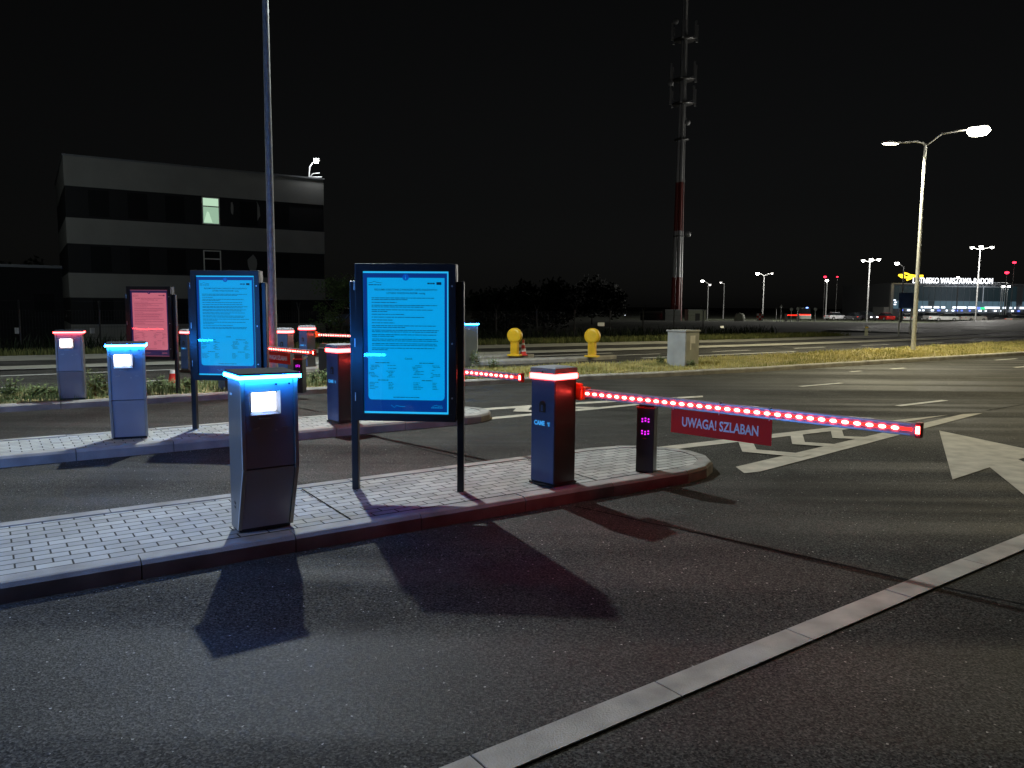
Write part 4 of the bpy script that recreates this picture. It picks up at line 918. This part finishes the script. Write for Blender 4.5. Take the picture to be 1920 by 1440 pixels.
b = D(1387, 594, 120); tag(MB().lathe([(.85, -.8), (.82, -.2), (.7, .25), (.45, .5), (.1, .6)], (0, 0, 0), 'z', 16).build('concrete_dome', 'cabin'), 'pale rounded dome left of the hazard board', 'dome').location = b
# long low wall of the car park
a, c = D(1330, 600, 125), D(1450, 600, 128); w = MB(); w.prism([(a.x, a.y, a.z-.9), (c.x, c.y, c.z-.9), (c.x, c.y, c.z), (a.x, a.y, a.z)], (0, .3, 0)); tag(w.build('low_wall', 'cabin'), 'pale low wall left of the far gate', 'wall')
# marker post and info sign
b = D(1624, 628, 44); t = thing('marker_post', 'short yellow green marker post beyond the footpath', 'marker post', (b.x, b.y, b.z-.05)); MB().box(-.09, .09, -.04, .04, 0, .55).build('post_body', 'cabin', t, bevel=.01); MB().box(-.08, .08, -.043, -.04, .45, .5).build('reflector', 'yellow', t)
b = D(1696, 630, 46); t = thing('direction_sign', 'large dark sign back on two thin posts left of the right lamp', 'sign', (b.x, b.y, b.z), R(-3)); MB().box(-.45, .47, -.03, .03, 1.65, 2.55).build('panel', 'barr', t, bevel=.01)
for x in (-.33, .33): MB().tube((x, .05, 0), (x, .05, 2.5), .045, n=8).build('post', 'galv', t)

# ------------------------------------------------------------ terminal
DT = 205; o = D(1668, 604, DT); zt = D(1668, 533, DT).z; H_ = zt-o.z
tt = thing('airport_terminal', 'glass fronted airport terminal with lit lettering on its roof', 'building', (o.x, o.y, o.z), 0)
k = DT/F_PX; Wt = 300*k
MB().box(0, Wt, 1.0, 30, 0, H_).build('hall_wall', 'term', tt)
MB().box(-.3, Wt, -.6, 30, H_, H_+.35).build('roof', 'term', tt)
MB().box(-.3, .35, -.5, .4, 0, H_).build('corner_column', 'cabinet', tt)
x = 1.2; i = 0; random.seed(9)
while x < Wt-1.5:
    if abs(x-34) > .9:
        MB().box(x, x+1.42, .9, .95, H_*.58, H_-.3).build('window', 'tglass_u', tt); MB().box(x, x+1.42, .9, .95, H_*.36, H_*.57).build('window', 'tglass_l' if random.random() < .85 else 'tglass_u', tt)
    x += 1.55; i += 1
def tb(xa, xb, ya, yb, m, n='shop_sign', y=.6):
    MB().box((xa-1668)*k, (xb-1668)*k, y-.1, y, (604-yb)*k, (604-ya)*k).build(n, m, tt)
for xa, xb in ((1727, 1731), (1733, 1747), (1751, 1761), (1765, 1772), (1786, 1792), (1794, 1812), (1815, 1832), (1846, 1874), (1880, 1886), (1893, 1897), (1902, 1904), (1912, 1920)): tb(xa, xb, 574, 577.5, 'tshop')
tb(1830, 1838, 574.5, 579, 'tblue'); tb(1838, 1847, 575, 579, 'tgreen')
for xa in (1690, 1702, 1723, 1730, 1746, 1758, 1774, 1785, 1792, 1802, 1817, 1835, 1847, 1864, 1875, 1895, 1908): tb(xa, xa+random.uniform(3, 6), 580, 583, 'tshop' if random.random() < .5 else 'tblue', 'lit_doorway')
for ya, xa in ((562, 1675), (566, 1677), (570, 1676)): tb(xa, xa+4, ya, ya+2, 'tshop', 'wall_lamp')
MB().box(4, Wt, -2.5, .5, (604-586)*k, (604-584.5)*k).build('canopy', 'term', tt)
# truss gantry carrying the letters
gt = MB(); z1, z2 = (604-538)*k, (604-530)*k; xa, xb = (1712-1668)*k, (1866-1668)*k
for z in (z1, z2): gt.tube((xa, -4, z), (xb, -4, z), .09, n=6)
n = 18
for i in range(n):
    x0 = xa+(xb-xa)*i/n; x1 = xa+(xb-xa)*(i+1)/n; gt.tube((x0, -4, z1 if i % 2 else z2), (x1, -4, z2 if i % 2 else z1), .05, n=5)
for x in (1822, 1855, 1858, 1862, 1866): gt.tube(((x-1668)*k, -4, 0 if x > 1840 else z1-4), ((x-1668)*k, -4, z1), .10, n=6)
gt.build('sign_truss', 'galv', tt)
for x in (1857, 1867): MB().box((x-1668)*k-.25, (x-1668)*k+.25, -4.4, -4.2, (604-538)*k, (604-536)*k).build('truss_lamp', 'lampc', tt)
tx = MB(); Tm = Matrix.Translation(((1764-1668)*k, -4.3, (604-528)*k)) @ Matrix.Rotation(R(90), 4, 'X'); tx.text('LOTNISKO WARSZAWA-RADOM', 2.0, Tm, .08, bold=.0, fit=145*k); tx.build('roof_lettering', 'tsign', tt)
def q(x, y): return ((x-1668)*k, -4.3, (604-y)*k)
pl = MB(); pl.path([q(1709, 519), q(1694, 519), q(1685, 518), q(1680, 515.5), q(1674, 514.5)], .24, 6).path([q(1665, 518), q(1671, 522), q(1680, 522), q(1694, 520), q(1709, 520.5)], .24, 6).path([q(1692, 520), q(1686, 524), q(1680, 526.5)], .28, 6).path([q(1665, 518), q(1670, 517.5), q(1676, 519.5)], .22, 6)
pl.build('plane_emblem', 'tyel', tt)
MB().box((1655-1668)*k, -.4, -.2, 6, 0, (604-576)*k).build('annex', 'cabinet', tt)
light('AREA', 'terminal_fill', tt, ((1800-1668)*k, -6, 8), 350, (.75, .85, 1), 12, (R(115), 0, 0))  # added fill for the facade, no fixture there

# distant pin lights beyond the trees
random.seed(4)
for i, (px, py) in enumerate(((915, 587), (933, 590), (967, 586), (969, 592), (976, 592), (988, 588), (1001, 588), (1007, 589), (1146, 595), (1172, 591), (1097, 588), (69, 529))):
    b = D(px, py, 190); t = thing('distant_lamp', 'tiny distant white lamp on the dark horizon', 'lamp', (b.x, b.y, terrain(b.x, b.y)), 0, 'tiny lamps on the dark horizon')
    hz = b.z-terrain(b.x, b.y); MB().tube((0, 0, 0), (0, 0, hz), .05, n=5).build('pole', 'barrside', t); bulb(t, Vector((0, 0, hz)), random.uniform(.12, .24), 'farpt')
